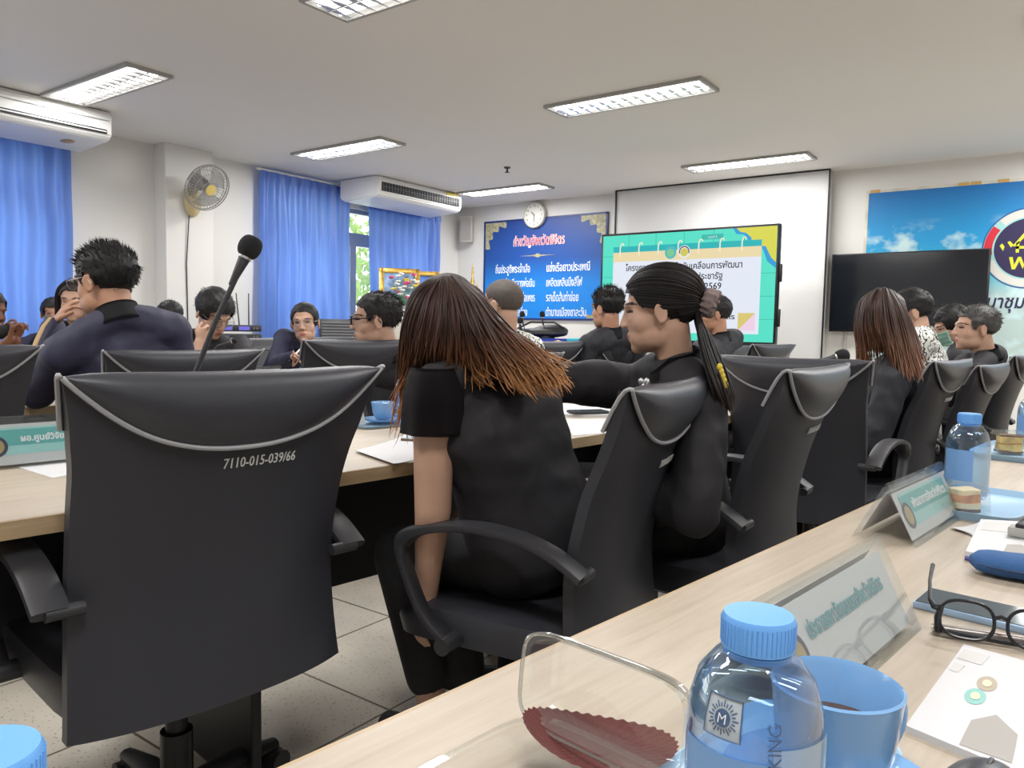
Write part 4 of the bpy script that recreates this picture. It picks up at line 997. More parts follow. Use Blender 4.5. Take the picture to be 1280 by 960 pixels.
sg = thing('spectacles', 'black framed spectacles lying open on the near table', 'glasses', Zp(1225, 800, zt))
FR = mat('black_acetate', (.010, .010, .014), .25)
e1 = (Zp(1290, 806, zt) - Zp(1168, 786, zt)); e1.z = 0; e1.normalize(); upv = V((0, 0, 1)); e2 = V((-e1.y, e1.x, 0)); org = Zp(1167, 793, .752)
def gl(x, y, z): return org + e1 * x + e2 * y + upv * z
for cx_ in (.030, .094):
    r = MB(); pts = []
    for i in range(36):
        a = 2 * PI * i / 36; ca, sa = math.cos(a), math.sin(a)
        pts.append(gl(cx_ + math.copysign(abs(ca) ** .75, ca) * .026, .004 * sa, .022 + math.copysign(abs(sa) ** .8, sa) * .0195))
    r.tube(pts, .0019, 8, closed=True); r.build('rim', FR, sg, world=True)
    l = MB(); l.bm.faces.new([l.bm.verts.new(p) for p in pts]); l.build('lens', LENS, sg, smooth=False, world=True)
MB().tube([gl(.055, 0, .028), gl(.062, 0, .031), gl(.069, 0, .028)], .0022, 8).build('bridge', FR, sg, world=True)
MB().tube([gl(.012, 0, .006), gl(.062, 0, .004), gl(.115, 0, .004)], .0026, 8).build('lower_bar', FR, sg, world=True)
MB().tube([gl(.005, 0, .030), gl(-.001, .004, .030), gl(-.004, .02, .032), gl(-.002, .080, .038), gl(.004, .142, .040)], [.003, .0032, .0026, .002, .0026], 8).build('temple', FR, sg, world=True)
MB().tube([gl(.119, 0, .030), gl(.125, .004, .030), gl(.128, .02, .032), gl(.124, .080, .038), gl(.118, .142, .040)], [.003, .0032, .0026, .002, .0026], 8).build('temple', FR, sg, world=True)
MB().tube([gl(.004, 0, .004), gl(.003, .001, .020), gl(.006, .002, .034)], [.004, .0038, .003], 8).build('end_piece', FR, sg, world=True)
cs = thing('spectacle_case', 'dark blue soft spectacle case in front of the documents', 'spectacle case', Zp(1296, 727, zt))
d = (Zp(1300, 728, zt) - Zp(1222, 715, zt)); d.z = 0; d.normalize(); e = V((-d.y, d.x, 0))
b = MB(); R = []
for i in range(17):
    q = -1 + 2 * i / 16; k = (1 - abs(q) ** 4) ** .5 if abs(q) < 1 else .02; k = max(k, .15)
    R.append([d * q * .08 + e * math.cos(2 * PI * j / 20) * .034 * k + V((0, 0, .017 + math.sin(2 * PI * j / 20) * .017 * (k ** .6) + .002 * noise.noise(V((q * 3, j * .3, 0))))) for j in range(20)])
b.loft(R); b.build('pouch', mat('blue_fabric', (.025, .095, .26), .8, bump=.3, bscale=500), cs, angle=180)
MB().tube([d * (-.078 + .156 * i / 14) - e * .034 * max(.2, (1 - abs(-1 + 2 * i / 14) ** 4) ** .5) + V((0, 0, .017)) for i in range(15)], .0014, 6).build('zipper', mat('dark_blue_zip', (.01, .03, .09), .5), cs)
ms = thing('computer_mouse', 'dark rounded mouse cut by the bottom edge below the booklet', 'mouse', Zp(1228, 1000, .757), RX)
b = MB(); b.ell((0, 0, 0), (.048, .028, .022), u=28, v=14); bmesh.ops.bisect_plane(b.bm, geom=b.bm.verts[:] + b.bm.edges[:] + b.bm.faces[:], plane_co=(0, 0, 0), plane_no=(0, 0, -1), clear_outer=True); b.build('shell', mat('dark_grey_shell', (.03, .03, .038), .35), ms); MB().box((.018, 0, .0190), (.013, .0035, .005), bevel=.0012).build('wheel', PLASTIC, ms)

# ------------------------------------------------------------------ altar corner and back-of-room equipment
al = thing('altar_table', 'cloth covered altar table with a riser in the corner under the right curtain', 'altar table', (-6.78, 7.35, 0))
MB().box((0, 0, .43), (.60, 1.7, .86), bevel=.01).build('skirt', mat('cream_cloth', (.55, .52, .46), .8), al); MB().box((0, 0, .875), (.64, 1.74, .03), bevel=.004).build('top', EDGE, al); MB().box((0, 0, 1.03), (.56, 1.6, .28), bevel=.006).build('riser', MATS['cream_cloth'], al)
def on_al(x, X):
    p = Xp(x, 392, X); p.z = 1.17; return p
def picture(label, c, w, h, rz, tilt, colr):
    p = thing('picture_frame', label, 'picture', c, rot=(Matrix.Rotation(rz, 3, 'Z') @ Matrix.Rotation(tilt, 3, 'X')), group='gold framed portraits on the altar')
    f = MB()
    for s in (-1, 1): f.box((s * (w / 2 - .03), 0, h / 2), (.06, .03, h), bevel=.008); f.box((0, 0, h / 2 + s * (h / 2 - .03)), (w, .03, .06), bevel=.008)
    f.build('frame', GOLD, p); MB().box((0, .003, h / 2), (w - .1, .012, h - .1)).build('print', colr, p, smooth=False)
    MB().box((0, -.004, h / 2), (w - .1, .002, h - .1)).build('mount', MATS['print_mount'], p, smooth=False) if False else None
    return p
PR1 = mat('muted_portrait_print', (.22, .34, .55), .35, var=.7, vscale=9); PR2 = mat('blue_portrait_print', (.06, .16, .48), .35, var=.6, vscale=7)
picture('left gold framed portrait on the altar, behind the flowers', on_al(500, -6.62) , .50, .62, math.radians(52), -.12, PR1)
picture('right gold framed blue portrait on the altar', on_al(529, -6.72), .42, .62, math.radians(48), -.08, PR2)
fl = thing('flower_arrangement', 'white and pink flowers with yellow ribbon between the gold frames', 'flowers', on_al(502, -6.54))
rnd = random.Random(5); st = MB(); PET_ = [mat('white_petals', (.8, .8, .76), .6), mat('pink_petals', (.75, .08, .24), .5), mat('yellow_petals', (.80, .60, .06), .5)]
MB().lathe([(0, 0), (.05, 0), (.07, .12), (.05, .16), (.0, .15)], 20).build('vase', WHITE, fl)
for i in range(26):
    tip = V((rnd.gauss(0, .05), rnd.gauss(0, .10), rnd.uniform(.22, .56))); st.tube([(0, 0, .1), tip * .6 + V((0, 0, .03)), tip], .003, 5)
    m_ = MB()
    for k in range(6): m_.ell(tip + V((math.cos(k) * .018, math.sin(k) * .018, rnd.uniform(-.006, .006))), (.018, .018, .012), u=8, v=6)
    m_.build('blossom', PET_[1 if i % 5 == 0 else (2 if i % 5 == 1 else 0)], fl)
st.build('stem', mat('green_stem', (.12, .28, .06), .6), fl)
def finial(label, c, h, r):
    t = thing('gold_candelabra', label, 'altar ornament', c, group='gold altar ornaments')
    MB().lathe([(0, 0), (r, 0), (r * .9, h * .05), (r * .35, h * .10), (r * .5, h * .18), (r * .25, h * .26), (r * .6, h * .36), (r * .22, h * .44), (r * .42, h * .52), (r * .18, h * .60), (r * .3, h * .68), (r * .10, h * .76), (r * .16, h * .82), (.002, h)], 16).build('stem', GOLD, t)
    b = MB()
    for k in range(6):
        a = 2 * PI * k / 6; d = V((math.cos(a), math.sin(a), 0))
        b.tube([d * r * .2 + V((0, 0, h * .32)), d * r * 1.0 + V((0, 0, h * .36)), d * r * 1.15 + V((0, 0, h * .5))], [r * .12, r * .10, r * .04], 6)
        b.tube([d * r * .15 + V((0, 0, h * .5)), d * r * .75 + V((0, 0, h * .54)), d * r * .8 + V((0, 0, h * .64))], [r * .10, r * .08, r * .03], 6)
    b.build('branch', GOLD, t); return t
finial('tallest gold spired altar ornament, beside the slogan board', on_al(590, -6.55), .78, .10)
finial('gold altar ornament at the left of the ornaments, by the curtain edge', on_al(566, -6.6), .60, .08)
finial('gold altar ornament, the middle one of the gold ornaments', on_al(578, -6.65), .58, .07)
at2 = thing('side_table', 'black clothed side table with sound equipment by the curtain', 'table', (-6.62, 5.2, 0))
MB().box((0, 0, .38), (.66, 2.1, .76), bevel=.01).build('skirt', CLOTHB, at2); MB().box((0, 0, .77), (.70, 2.14, .025), bevel=.004).build('top', BLACK, at2)
def st_at(x, X=-6.62):
    p = Xp(x, 424, X); p.z = .785; return p
rk = thing('audio_rack', 'black wireless microphone receiver rack with antennas and lit displays', 'audio equipment', st_at(296), rz=math.radians(60))
for i, (z, h) in enumerate(((.03, .05), (.09, .05), (.155, .06), (.235, .07))):
    u = MB(); u.box((0, .12, z + h / 2 - .02), (.46, .26, h - .006), bevel=.004); un = u.build('unit', PLASTIC, rk)
    for x in (-.09, .07):
        MB().box((x, -.012, z + h / 2 - .02), (.10 if i in (1, 3) else .04, .004, h * .55)).build('display', em('lcd_cyan', (.25, .75, .85), 1.2) if i == 1 else (em('led_violet', (.20, .18, .75), .9) if i == 3 else mat('grey_panel', (.12, .12, .13), .4)), un, smooth=False)
    kb = MB()
    for x in (-.19, -.16, .16, .19): kb.cyl((x, -.010, z + h / 2 - .02), (x, -.024, z + h / 2 - .02), .009, 10)
    kb.build('knob', mat('grey_knob', (.2, .2, .2), .4), un)
for x, tx in ((-.2, -.06), (-.1, -.03), (.04, -.03), (.13, 0.0)): MB().tube([(x, .2, .27), (x + tx, .2, .60)], [.007, .005], 8).build('antenna', PLASTIC, rk)
cb = thing('cable_bundle', 'tangled black cables on the side table below the curtain', 'cables', st_at(350))
b = MB(); rnd = random.Random(3)
for k in range(7):
    p = []; a0 = rnd.random() * 6
    for i in range(24): p.append(V((.20 * math.cos(a0 + i * .5) * (.6 + .4 * rnd.random()), .30 * math.sin(a0 + i * .45) * (.6 + .4 * rnd.random()), .03 + .10 * rnd.random())))
    b.tube(p, .008, 6)
b.build('cable', PLASTIC, cb)
fc = thing('flight_case', 'open black equipment case with ribbed grey foam lid', 'equipment case', st_at(428), rz=math.radians(52))
MB().box((0, .0, .05), (.48, .34, .10), bevel=.008).build('tray', PLASTIC, fc)
lidm = Matrix.Translation((0, .17, .10)) @ Matrix.Rotation(math.radians(-14), 4, 'X')
MB().box((0, .02, .13), (.50, .05, .29), lidm, bevel=.008).build('lid', PLASTIC, fc)
b = MB()
for i in range(7): b.tube([lidm @ V((-.22, -.012, .02 + .034 * i)), lidm @ V((.22, -.012, .02 + .034 * i))], .017, 8)
b.build('foam_lining', mat('grey_foam', (.13, .13, .135), .8), fc); MB().box((-.255, 0, .13), (.02, .06, .30), lidm).build('blue_edge', mat('dark_blue_edge', (.02, .05, .22), .4), fc)
# desk under the slogan board
dk = thing('side_desk', 'dark desk below the slogan board carrying the black bag', 'desk', W(690, 440, 7.7) * V((1, 1, 0)) if False else (W(690, 440, 7.7).x, W(690, 440, 7.7).y, 0), 0)
ztop_dk = W(690, 424, 7.7).z - .12
MB().box((0, 0, ztop_dk - .02), (1.3, .5, .04), bevel=.004).build('top', BLACK, dk); MB().box((0, 0, (ztop_dk - .04) / 2), (1.2, .4, ztop_dk - .04)).build('body', BLACK, dk)
bb = thing('blue_box', 'flat blue box under the black bag below the slogan board', 'box', (dk.location.x - .05, dk.location.y - .1, ztop_dk))
MB().box((0, 0, .06), (.52, .3, .12), Matrix.Rotation(.5, 4, 'Z'), bevel=.006).build('carton', mat('royal_blue_card', (.015, .04, .42), .5), bb); MB().box((0, 0, .122), (.53, .31, .012), Matrix.Rotation(.5, 4, 'Z')).build('lid', MATS['royal_blue_card'], bb)
bg_ = thing('black_bag', 'soft black bag lying on the blue box', 'bag', (dk.location.x - .08, dk.location.y - .1, ztop_dk + .128))
b = MB(); b.ell((-.02, 0, .05), (.30, .15, .05), Matrix.Rotation(.5, 4, 'Z')); b.ell((.10, .05, .075), (.18, .14, .065), Matrix.Rotation(.5, 4, 'Z')); b.ell((-.2, -.08, .05), (.12, .12, .05))
me = voxel(b.mesh('x'), .012, 4); bo_ = link('pouch', me, mat('black_nylon', (.014, .014, .016), .45, bump=.4, bscale=60), bg_, angle=180)
MB().tube([(-.2, -.12, .09), (-.05, -.09, .16), (.15, .02, .16), (.22, .1, .1)], .010, 8).build('strap', PLASTIC, bg_)
tb = thing('teal_box', 'bright teal plastic bin left of the black suited man', 'bin', W(733, 466, 5.9))
CY = mat('cyan_plastic', (.03, .42, .56), .4)
b = MB(); b.loft([[(-.085, -.085, 0), (.085, -.085, 0), (.085, .085, 0), (-.085, .085, 0)], [(-.10, -.10, .24), (.10, -.10, .24), (.10, .10, .24), (-.10, .10, .24)]]); b.build('bin', CY, tb, smooth=False)
b = MB(); b.box((0, 0, .248), (.23, .23, .03), bevel=.008); b.build('lid', CY, tb); b = MB(); b.tube([(-.07, -.115, .20), (-.07, -.13, .17), (.05, -.13, .17), (.05, -.115, .20)], .010, 6); b.build('handle', TEALL, tb)
tbs = thing('side_stool', 'small black stand under the teal bin', 'stand', (tb.location.x, tb.location.y, 0)); MB().box((0, 0, tb.location.z - .02), (.3, .3, .04)).build('top', BLACK, tbs); MB().box((0, 0, (tb.location.z - .04) / 2), (.2, .2, tb.location.z - .04)).build('pedestal', BLACK, tbs)
bt = thing('clear_tumbler', 'clear plastic tumbler on the table beside the teal bin', 'tumbler', TN(3.62, 3.45, .75)); MB().lathe([(0, 0), (.03, 0), (.038, .10), (.036, .10), (.028, .004), (0, .004)], 20).build('glass', PET, bt)
# ================================================================== people
def dyed_mat(name, stops, rough=.42, spec=.35):
    m, t, p = nt(name); L = t.links
    a = t.nodes.new('ShaderNodeAttribute'); a.attribute_name = 'tip'
    r = t.nodes.new('ShaderNodeValToRGB'); els = r.color_ramp.elements
    while len(els) < len(stops): els.new(.5)
    for e, (q, c) in zip(els, stops): e.position = q; e.color = (*c, 1)
    L.new(a.outputs['Fac'], r.inputs[0])
    b = t.nodes.new('ShaderNodeAttribute'); b.attribute_name = 'lock'
    mr = t.nodes.new('ShaderNodeMapRange'); mr.inputs[3].default_value = .55; mr.inputs[4].default_value = 1.5; L.new(b.outputs['Fac'], mr.inputs[0])
    mx = t.nodes.new('ShaderNodeVectorMath'); mx.operation = 'SCALE'; L.new(r.outputs[0], mx.inputs[0]); L.new(mr.outputs[0], mx.inputs['Scale'])
    L.new(mx.outputs[0], p.inputs['Base Color']); p.inputs['Roughness'].default_value = rough; p.inputs['Specular IOR Level'].default_value = spec
    return m
DYED = dyed_mat('dyed_brown_hair', [(0, (.032, .016, .013)), (.50, (.042, .019, .014)), (.78, (.13, .052, .024)), (1, (.44, .20, .075))], .45, .22)
BRUN = dyed_mat('brown_hair', [(0, (.028, .015, .011)), (.45, (.045, .020, .014)), (.8, (.13, .055, .030)), (1, (.20, .09, .05))])
INKY = dyed_mat('long_black_hair', [(0, (.010, .009, .010)), (.7, (.014, .011, .011)), (1, (.022, .014, .012))], .6, .2)
STUB = mat('grey_stubble', (.075, .060, .052), .7, var=.3, vscale=120)
def pattern_mat(name, sc_=26):
    m, t, p = nt(name); L = t.links
    tc = t.nodes.new('ShaderNodeTexCoord'); n = t.nodes.new('ShaderNodeTexWave'); n.inputs['Scale'].default_value = sc_ * .45; n.inputs['Distortion'].default_value = 14; n.inputs['Detail'].default_value = 2; n.inputs['Detail Scale'].default_value = 2.2
    L.new(tc.outputs['Object'], n.inputs['Vector']); r = t.nodes.new('ShaderNodeValToRGB'); r.color_ramp.interpolation = 'CONSTANT'
    r.color_ramp.elements[0].color = (.03, .03, .035, 1); r.color_ramp.elements[1].position = .22; r.color_ramp.elements[1].color = (.72, .72, .68, 1)
    L.new(n.outputs[0], r.inputs[0]); L.new(r.outputs[0], p.inputs['Base Color']); p.inputs['Roughness'].default_value = .8; return m
PATT = pattern_mat('white_black_pattern')
def strands(guides, n, r, jit, wave, seed, m, parent, taper=.35, steps=22, name='hair', curlz=0.0):
    rnd = random.Random(seed); bm = bmesh.new(); tl = bm.verts.layers.float.new('tip'); ll = bm.verts.layers.float.new('lock')
    G = len(guides); K = len(guides[0])
    def gp(g, k):
        i = min(int(g), G - 2); f = g - i; return guides[i][k].lerp(guides[i + 1][k], f)
    for s in range(n):
        g = rnd.random() * (G - 1); P = [gp(g, k) for k in range(K)]
        off = V((rnd.gauss(0, 1), rnd.gauss(0, 1), rnd.gauss(0, 1))) * jit; ph = rnd.random() * 6.28; lock = rnd.random(); ln = rnd.uniform(.86, 1.0)
        prev = None; cl = rnd.uniform(.6, 1.2); lastsd = None
        for i in range(steps + 1):
            x = ln * i / steps * (K - 1); k = min(int(x), K - 2); f = x - k
            p0, p1, p2, p3 = P[max(0, k - 1)], P[k], P[k + 1], P[min(K - 1, k + 2)]
            c = .5 * (2 * p1 + (p2 - p0) * f + (2 * p0 - 5 * p1 + 4 * p2 - p3) * f * f + (3 * p1 - p0 - 3 * p2 + p3) * f ** 3)
            tg = ((p2 - p0) + (4 * p0 - 10 * p1 + 8 * p2 - 2 * p3) * f + (9 * p1 - 3 * p0 - 9 * p2 + 3 * p3) * f * f); tg = tg.normalized() if tg.length > 1e-6 else (p2 - p1).normalized(); q = i / steps
            w = wave * q * q
            sd = tg.orthogonal() if lastsd is None else lastsd - lastsd.dot(tg) * tg
            sd = sd.normalized() if sd.length > 1e-5 else tg.orthogonal().normalized(); lastsd = sd; up = sd.cross(tg)
            c = c + off * (.35 + .9 * q) + sd * w * math.sin(ph + q * 9 * cl) + up * w * math.cos(ph + q * 8 * cl)
            if curlz: c = c + up * curlz * max(0, q - .75) ** 2 * 16 * (lock - .35)
            rad = r * (1 - (1 - taper) * q) * (.6 if i == 0 else 1) * (.12 if i == steps else 1)
            ring = []
            for j in range(5):
                a = 6.2832 * j / 5; v = bm.verts.new(c + (sd * math.cos(a) + up * .6 * math.sin(a)) * rad); v[tl] = q; v[ll] = lock; ring.append(v)
            if prev:
                for j in range(5): bm.faces.new((prev[j], prev[(j + 1) % 5], ring[(j + 1) % 5], ring[j]))
            prev = ring
    me = bpy.data.meshes.new(name); bm.to_mesh(me); bm.free()
    return link(name, me, m, parent, world=True, angle=180)
CUT_M = [(-.2, -.075), (-.06, -.070), (-.035, -.04), (-.02, .020), (.004, .022), (.012, -.012), (.034, -.008), (.046, .045), (.07, .062), (.2, .062)]
CUT_F = [(-.2, -.11), (-.03, -.10), (.0, -.09), (.03, -.03), (.05, .03), (.075, .066), (.2, .066)]
CUT_BOB = [(-.2, -.10), (-.03, -.085), (.03, -.07), (.052, -.01), (.066, .045), (.2, .052)]
CUT_BALD = [(-.2, -.075), (-.05, -.06), (-.03, .01), (.0, .03), (.02, .02), (.04, .055), (.2, .12)]
def cap_hair(M, hs, m, parent, cut=CUT_M, r=(.083, .103, .088), c=(0, -.014, .038), tuft=0, tl=.02, seed=1, flow=(0, .4, .5), rough=.004, sub=5, tr=.0022):
    rnd = random.Random(seed); bm = bmesh.new(); bmesh.ops.create_icosphere(bm, subdivisions=sub, radius=1.0)
    def zc(y):
        for (y0, z0), (y1, z1) in zip(cut, cut[1:]):
            if y0 <= y <= y1: return z0 + (z1 - z0) * (y - y0) / max(1e-6, y1 - y0)
        return 0
    kill = []
    for v in bm.verts:
        d = v.co.copy(); p = V((d.x * r[0], d.y * r[1], d.z * r[2])) + V(c)
        nz = noise.noise(V((p.x * 40, p.y * 22, p.z * 40)) + V((seed, 0, 0))); p += d * nz * rough
        if p.z < -.01 and p.y < -.02: p.y += (p.z + .01) * -.42 * 1.0; p.x *= 1 + (p.z + .01) * 2.6    # drawn in to the nape
        v.co = p
        if p.z < zc(p.y) + nz * .006: kill.append(v)
    bmesh.ops.delete(bm, geom=kill, context='VERTS')
    pts = [(v.co.copy(), v.normal.copy()) for v in bm.verts]
    ex = bmesh.ops.extrude_edge_only(bm, edges=[e for e in bm.edges if e.is_boundary])
    for g_ in ex['geom']:
        if isinstance(g_, bmesh.types.BMVert): g_.co = V(c) + (g_.co - V(c)) * .80
    fl = V(flow)
    for i in range(tuft):
        p, _ = rnd.choice(pts); n = (p - V(c)); n = V((n.x / r[0] ** 2, n.y / r[1] ** 2, n.z / r[2] ** 2)).normalized()
        if p.z < .0 and rnd.random() < .7: continue
        f = fl if p.z > .05 else V((0, -.3, -.8))
        d = (n * .55 + f + V((rnd.gauss(0, .25), rnd.gauss(0, .25), rnd.gauss(0, .2)))).normalized(); L_ = tl * rnd.uniform(.5, 1.1) * (1 if p.z > .04 else .6)
        s = d.orthogonal().normalized(); w = s.cross(d); b0 = p - n * .003
        ring = [bm.verts.new(b0 + (s * math.cos(a) + w * math.sin(a)) * tr) for a in (0, 2.1, 4.2)]; t = bm.verts.new(b0 + d * L_)
        for j in range(3): bm.faces.new((ring[j], ring[(j + 1) % 3], t))
    bm.transform(M @ Matrix.Scale(hs, 4)); bmesh.ops.recalc_face_normals(bm, faces=bm.faces)
    me = bpy.data.meshes.new('hair'); bm.to_mesh(me); bm.free()
    return link('hair', me, m, parent, world=True, angle=60)
def hand(mb, w, f, n, side, curl=.35, s=1.0, spread=.06):
    f = V(f).normalized(); n = V(n); n = (n - n.dot(f) * f).normalized(); l = f.cross(n) * side
    for i in range(4):
        o = (.030 - .020 * i) * s; k = w + f * (.082 - .006 * abs(i - 1)) * s + l * o
        mb.cap(w + f * .012 * s + l * o * .65, k, .014 * s, .0115 * s, 10)
        L_ = (.070, .078, .073, .058)[i] * s; d = (f + l * spread * (1.5 - i)).normalized(); p = k; rd = .0095 * s
        for q, (fr_, cb) in enumerate(((.45, .8), (.31, 1.1), (.24, .8))):
            a = curl * cb; ax = d.cross(n); 
            d2 = (d * math.cos(a) + n * math.sin(a)).normalized(); n = n if False else n
            e = p + d2 * L_ * fr_; mb.cap(p, e, rd, rd * .9, 8); n_ = (n - n.dot(d2) * d2)
            d = d2; p = e; rd *= .9
            n = n_.normalized() if n_.length > 1e-4 else n
        n = (V(n) - V(n).dot(f) * f); n = (l.cross(f) * side * (1)).normalized() if n.length < 1e-4 else n.normalized()
        n = (f.cross(l)).normalized() * (-side) if False else n
    t0 = w + f * .022 * s + l * .020 * s; t1 = t0 + (l * .75 + f * .6).normalized() * .040 * s; t2 = t1 + (l * .25 + f * .9 + n * .35).normalized() * .030 * s; t3 = t2 + (f + n * .5).normalized() * .024 * s
    mb.chain([t0, t1, t2, t3], [.014 * s, .0125 * s, .0105 * s, .0085 * s], 10)
ZU = V((0, 0, 1))
def person(label, hd, fa, ft=0., fr=0., hs=1., skin=0, nb=None, sm=None, ta=None, pel=None, sw=.175, arms=(), top=CLOTHB, bottom=TROUSER, vox=.006, legs=None, tend=1.0, shoe=True, build=1.0, collar=None, jowl=0.0, wrinkle=.004, noface=False, group=None, shr=.056):
    ta = fa if ta is None else ta
    F_ = (az(fa) * math.cos(math.radians(ft)) + ZU * math.sin(math.radians(ft))).normalized(); R_ = F_.cross(ZU).normalized()
    if fr: R_ = Matrix.Rotation(math.radians(fr), 3, F_) @ R_
    U_ = R_.cross(F_); M = frame(R_, F_, U_, hd); Hm = M @ Matrix.Scale(hs, 4)
    nb = nb or (hd + ZU * (-.165 * hs) - az(ta) * .03); sm = sm or (nb - ZU * .055)
    pel = pel or V((sm.x, sm.y, .56)) - az(ta) * .06
    up = (nb - pel).normalized(); tf = az(ta); tr = tf.cross(up).normalized(); tf = up.cross(tr)
    L_ = (sm - pel).length
    T = frame(tr, tf, up, pel)
    shL, shR = sm - tr * sw, sm + tr * sw
    TR = [(-.30, .09, .07), (-.24, .14, .105), (-.08, .168, .128), (.10, .166, .124), (.28, .152, .114), (.46, .147, .110), (.66, .158, .114), (.84, .166, .108), (.97, .135, .090), (1.06, .085, .062)]
    for A in arms:
        if A.get('sh'):
            if A['side'] < 0: shL = V(A['sh'])
            else: shR = V(A['sh'])
    def torso(mb, e):
        k = build; RG = []
        for t_, rx, ry in TR: RG.append([T @ V(((rx * k + e) * math.cos(2 * PI * i / 36), (ry * k + e) * math.sin(2 * PI * i / 36), t_ * L_)) for i in range(36)])
        mb.loft(RG)
        mb.cap(shL, shR, shr + e, shr + e, 20)
        for s_ in (shL, shR): mb.chain([nb + up * .012, s_.lerp(nb, .45) + up * .012, s_.lerp(nb, .08)], [.044 + e * .8, .050 + e, shr - .001 + e], 18)
    b = MB()
    e_ = lambda c, r, rot=None: b.ell(c, r, Hm if rot is None else Hm @ rot)
    e_((0, -.012, .035), (.074, .094, .080)); e_((0, .020, -.018), (.060, .068, .084)); e_((0, .030, -.064), (.050 + jowl, .056, .046)); e_((0, .062, -.094), (.023, .020, .019)); e_((0, .050, -.072), (.036, .030, .034))
    for s_ in (-1, 1):
        e_((s_ * .032, .037, -.028), (.029, .032, .036)); e_((s_ * .030, .010, -.060), (.027 + jowl, .050, .040)); e_((s_ * .009, .094, -.033), (.0085, .010, .0075))
        ear = Matrix.Translation((s_ * .076, -.014, -.008)) @ Matrix.Rotation(s_ * -.35, 4, 'Z') @ Matrix.Rotation(-.2, 4, 'X')
        b.ell((0, .001, 0), (.0065, .014, .024), Hm @ ear)
        b.tube([Hm @ ear @ V((s_ * .0045, .0145 * math.cos(q) - .002, .0245 * math.sin(q) * (1 - .12 * math.cos(q)))) for q in [2 * PI * i / 18 for i in range(18)]], .0042 * hs, 8, closed=True)
        b.ell((0, .004, -.024), (.007, .008, .008), Hm @ ear)
    e_((0, .074, .020), (.048, .020, .016))
    b.chain([Hm @ V(p) for p in ((0, .084, .012), (0, .094, -.012), (0, .1005, -.029))], [.0085 * hs, .0095 * hs, .0105 * hs], 12)
    e_((0, .079, -.058), (.022, .013, .0066)); e_((0, .077, -.0685), (.018, .013, .0076))
    b.chain([Hm @ V((0, -.026, -.045)), nb + up * .005], [.052 * hs * (.5 + .5 * build), .046 * (.4 + .6 * build)], 20)
    torso(b, -.032)
    hips = [(h or (pel + tr * s_ * .095), k_, a_) for (h, k_, a_), s_ in zip(legs or [], (-1, 1))]
    if not hips:
        for s_ in (-1, 1):
            h = pel + tr * s_ * .095; kn = h + V((tf.x, tf.y, 0)).normalized() * .41 + tr * s_ * .05; kn.z = h.z - .01
            an = kn + V((tf.x, tf.y, 0)).normalized() * .04; an.z = .09; hips.append((h, kn, an))
    for h, kn, an in hips:
        b.chain([h, kn, an], [.078 * build, .054, .036], 14); fd = V((tf.x, tf.y, 0)).normalized(); b.cap(an - ZU * .045, an + fd * .15 - ZU * .06, .036, .026)
    arms_ = []
    for A in arms:
        s0 = A.get('sh') or (shL if A['side'] < 0 else shR); arms_.append((s0, V(A['el']), V(A['wr']), A))
    if not arms_:
        for s_, s0 in ((-1, shL), (1, shR)):
            el = s0 + tr * s_ * .05 - ZU * .27 + tf * .06; wr = el + tf * .24 - tr * s_ * .06 + ZU * .02; arms_.append((s0, el, wr, dict(side=s_, f=wr - el, n=-ZU)))
    for s0, el, wr, A in arms_:
        b.chain([s0, el, wr], [.050 * A.get('r', 1), .041 * A.get('r', 1), .027], 14)
        hand(b, wr, A.get('f', wr - el), A.get('n', -ZU), A['side'], A.get('curl', .35), A.get('hs', .95))
    me = voxel(b.mesh('person'), vox, 11 if vox < .0042 else (7 if vox < .0055 else 4))
    if not noface:
        npol = len(me.polygons); ct = np.empty(npol * 3, np.float32); me.polygons.foreach_get('center', ct)
        iv = np.array(Hm.inverted()); q = ct.reshape(-1, 3) @ iv[:3, :3].T + iv[:3, 3]; ax = np.abs(q[:, 0]); z = q[:, 2]; ok = (q[:, 1] > .045)
        mi = np.zeros(npol, np.int32)
        mi[ok & (((ax - .031) / .0140) ** 2 + ((z - .003) / .0040) ** 2 < 1)] = 1
        mi[ok & (((ax - .034) / .020) ** 2 + ((z - .0250 + (ax - .030) ** 2 * 9) / .0036) ** 2 < 1)] = 1
        mi[(q[:, 1] > .070) & ((ax / .020) ** 2 + ((z + .063) / .0095) ** 2 < 1)] = 2
        me.polygons.foreach_set('material_index', mi)
    floor_pt = V((pel.x, pel.y, 0)); me.transform(Matrix.Translation(-floor_pt))
    o = link('person', me, [SKIN[skin], LASH, LIPS], None, angle=180); o.location = floor_pt
    tag(o, label, 'person', group or 'people at the meeting')
    # clothes
    c = MB(); torso(c, .014)
    for s0, el, wr, A in arms_:
        fr_ = A.get('sleeve', .96)
        if fr_ > .5:
            q = (fr_ - .5) * 2; en = el.lerp(wr, q); c.chain([s0, el, en], [.066, .056 * A.get('sr', 1), (.050 - .010 * q) * A.get('sr', 1)], 14)
        else:
            en = s0.lerp(el, fr_ * 2); c.cap(s0, en, A.get('r0', .066), A.get('r0', .066) - .004)
    me = voxel(c.mesh('shirt'), .008, 12)
    nvt = len(me.vertices); co = np.empty(nvt * 3, np.float32); no = np.empty(nvt * 3, np.float32)
    me.vertices.foreach_get('co', co); me.vertices.foreach_get('normal', no); co = co.reshape(-1, 3); no = no.reshape(-1, 3)
    ks = np.array([noise.noise(V((x * 9, y * 9, z * 20))) + .7 * (1 - abs(noise.noise(V((x * 15 + z * 6, y * 15, z * 11 - x * 5)))) * 2.4) for x, y, z in co.tolist()], np.float32)
    co += no * (ks * wrinkle)[:, None]; me.vertices.foreach_set('co', co.ravel()); me.update()
    sh = link('shirt', me, top, o, world=True, angle=180)
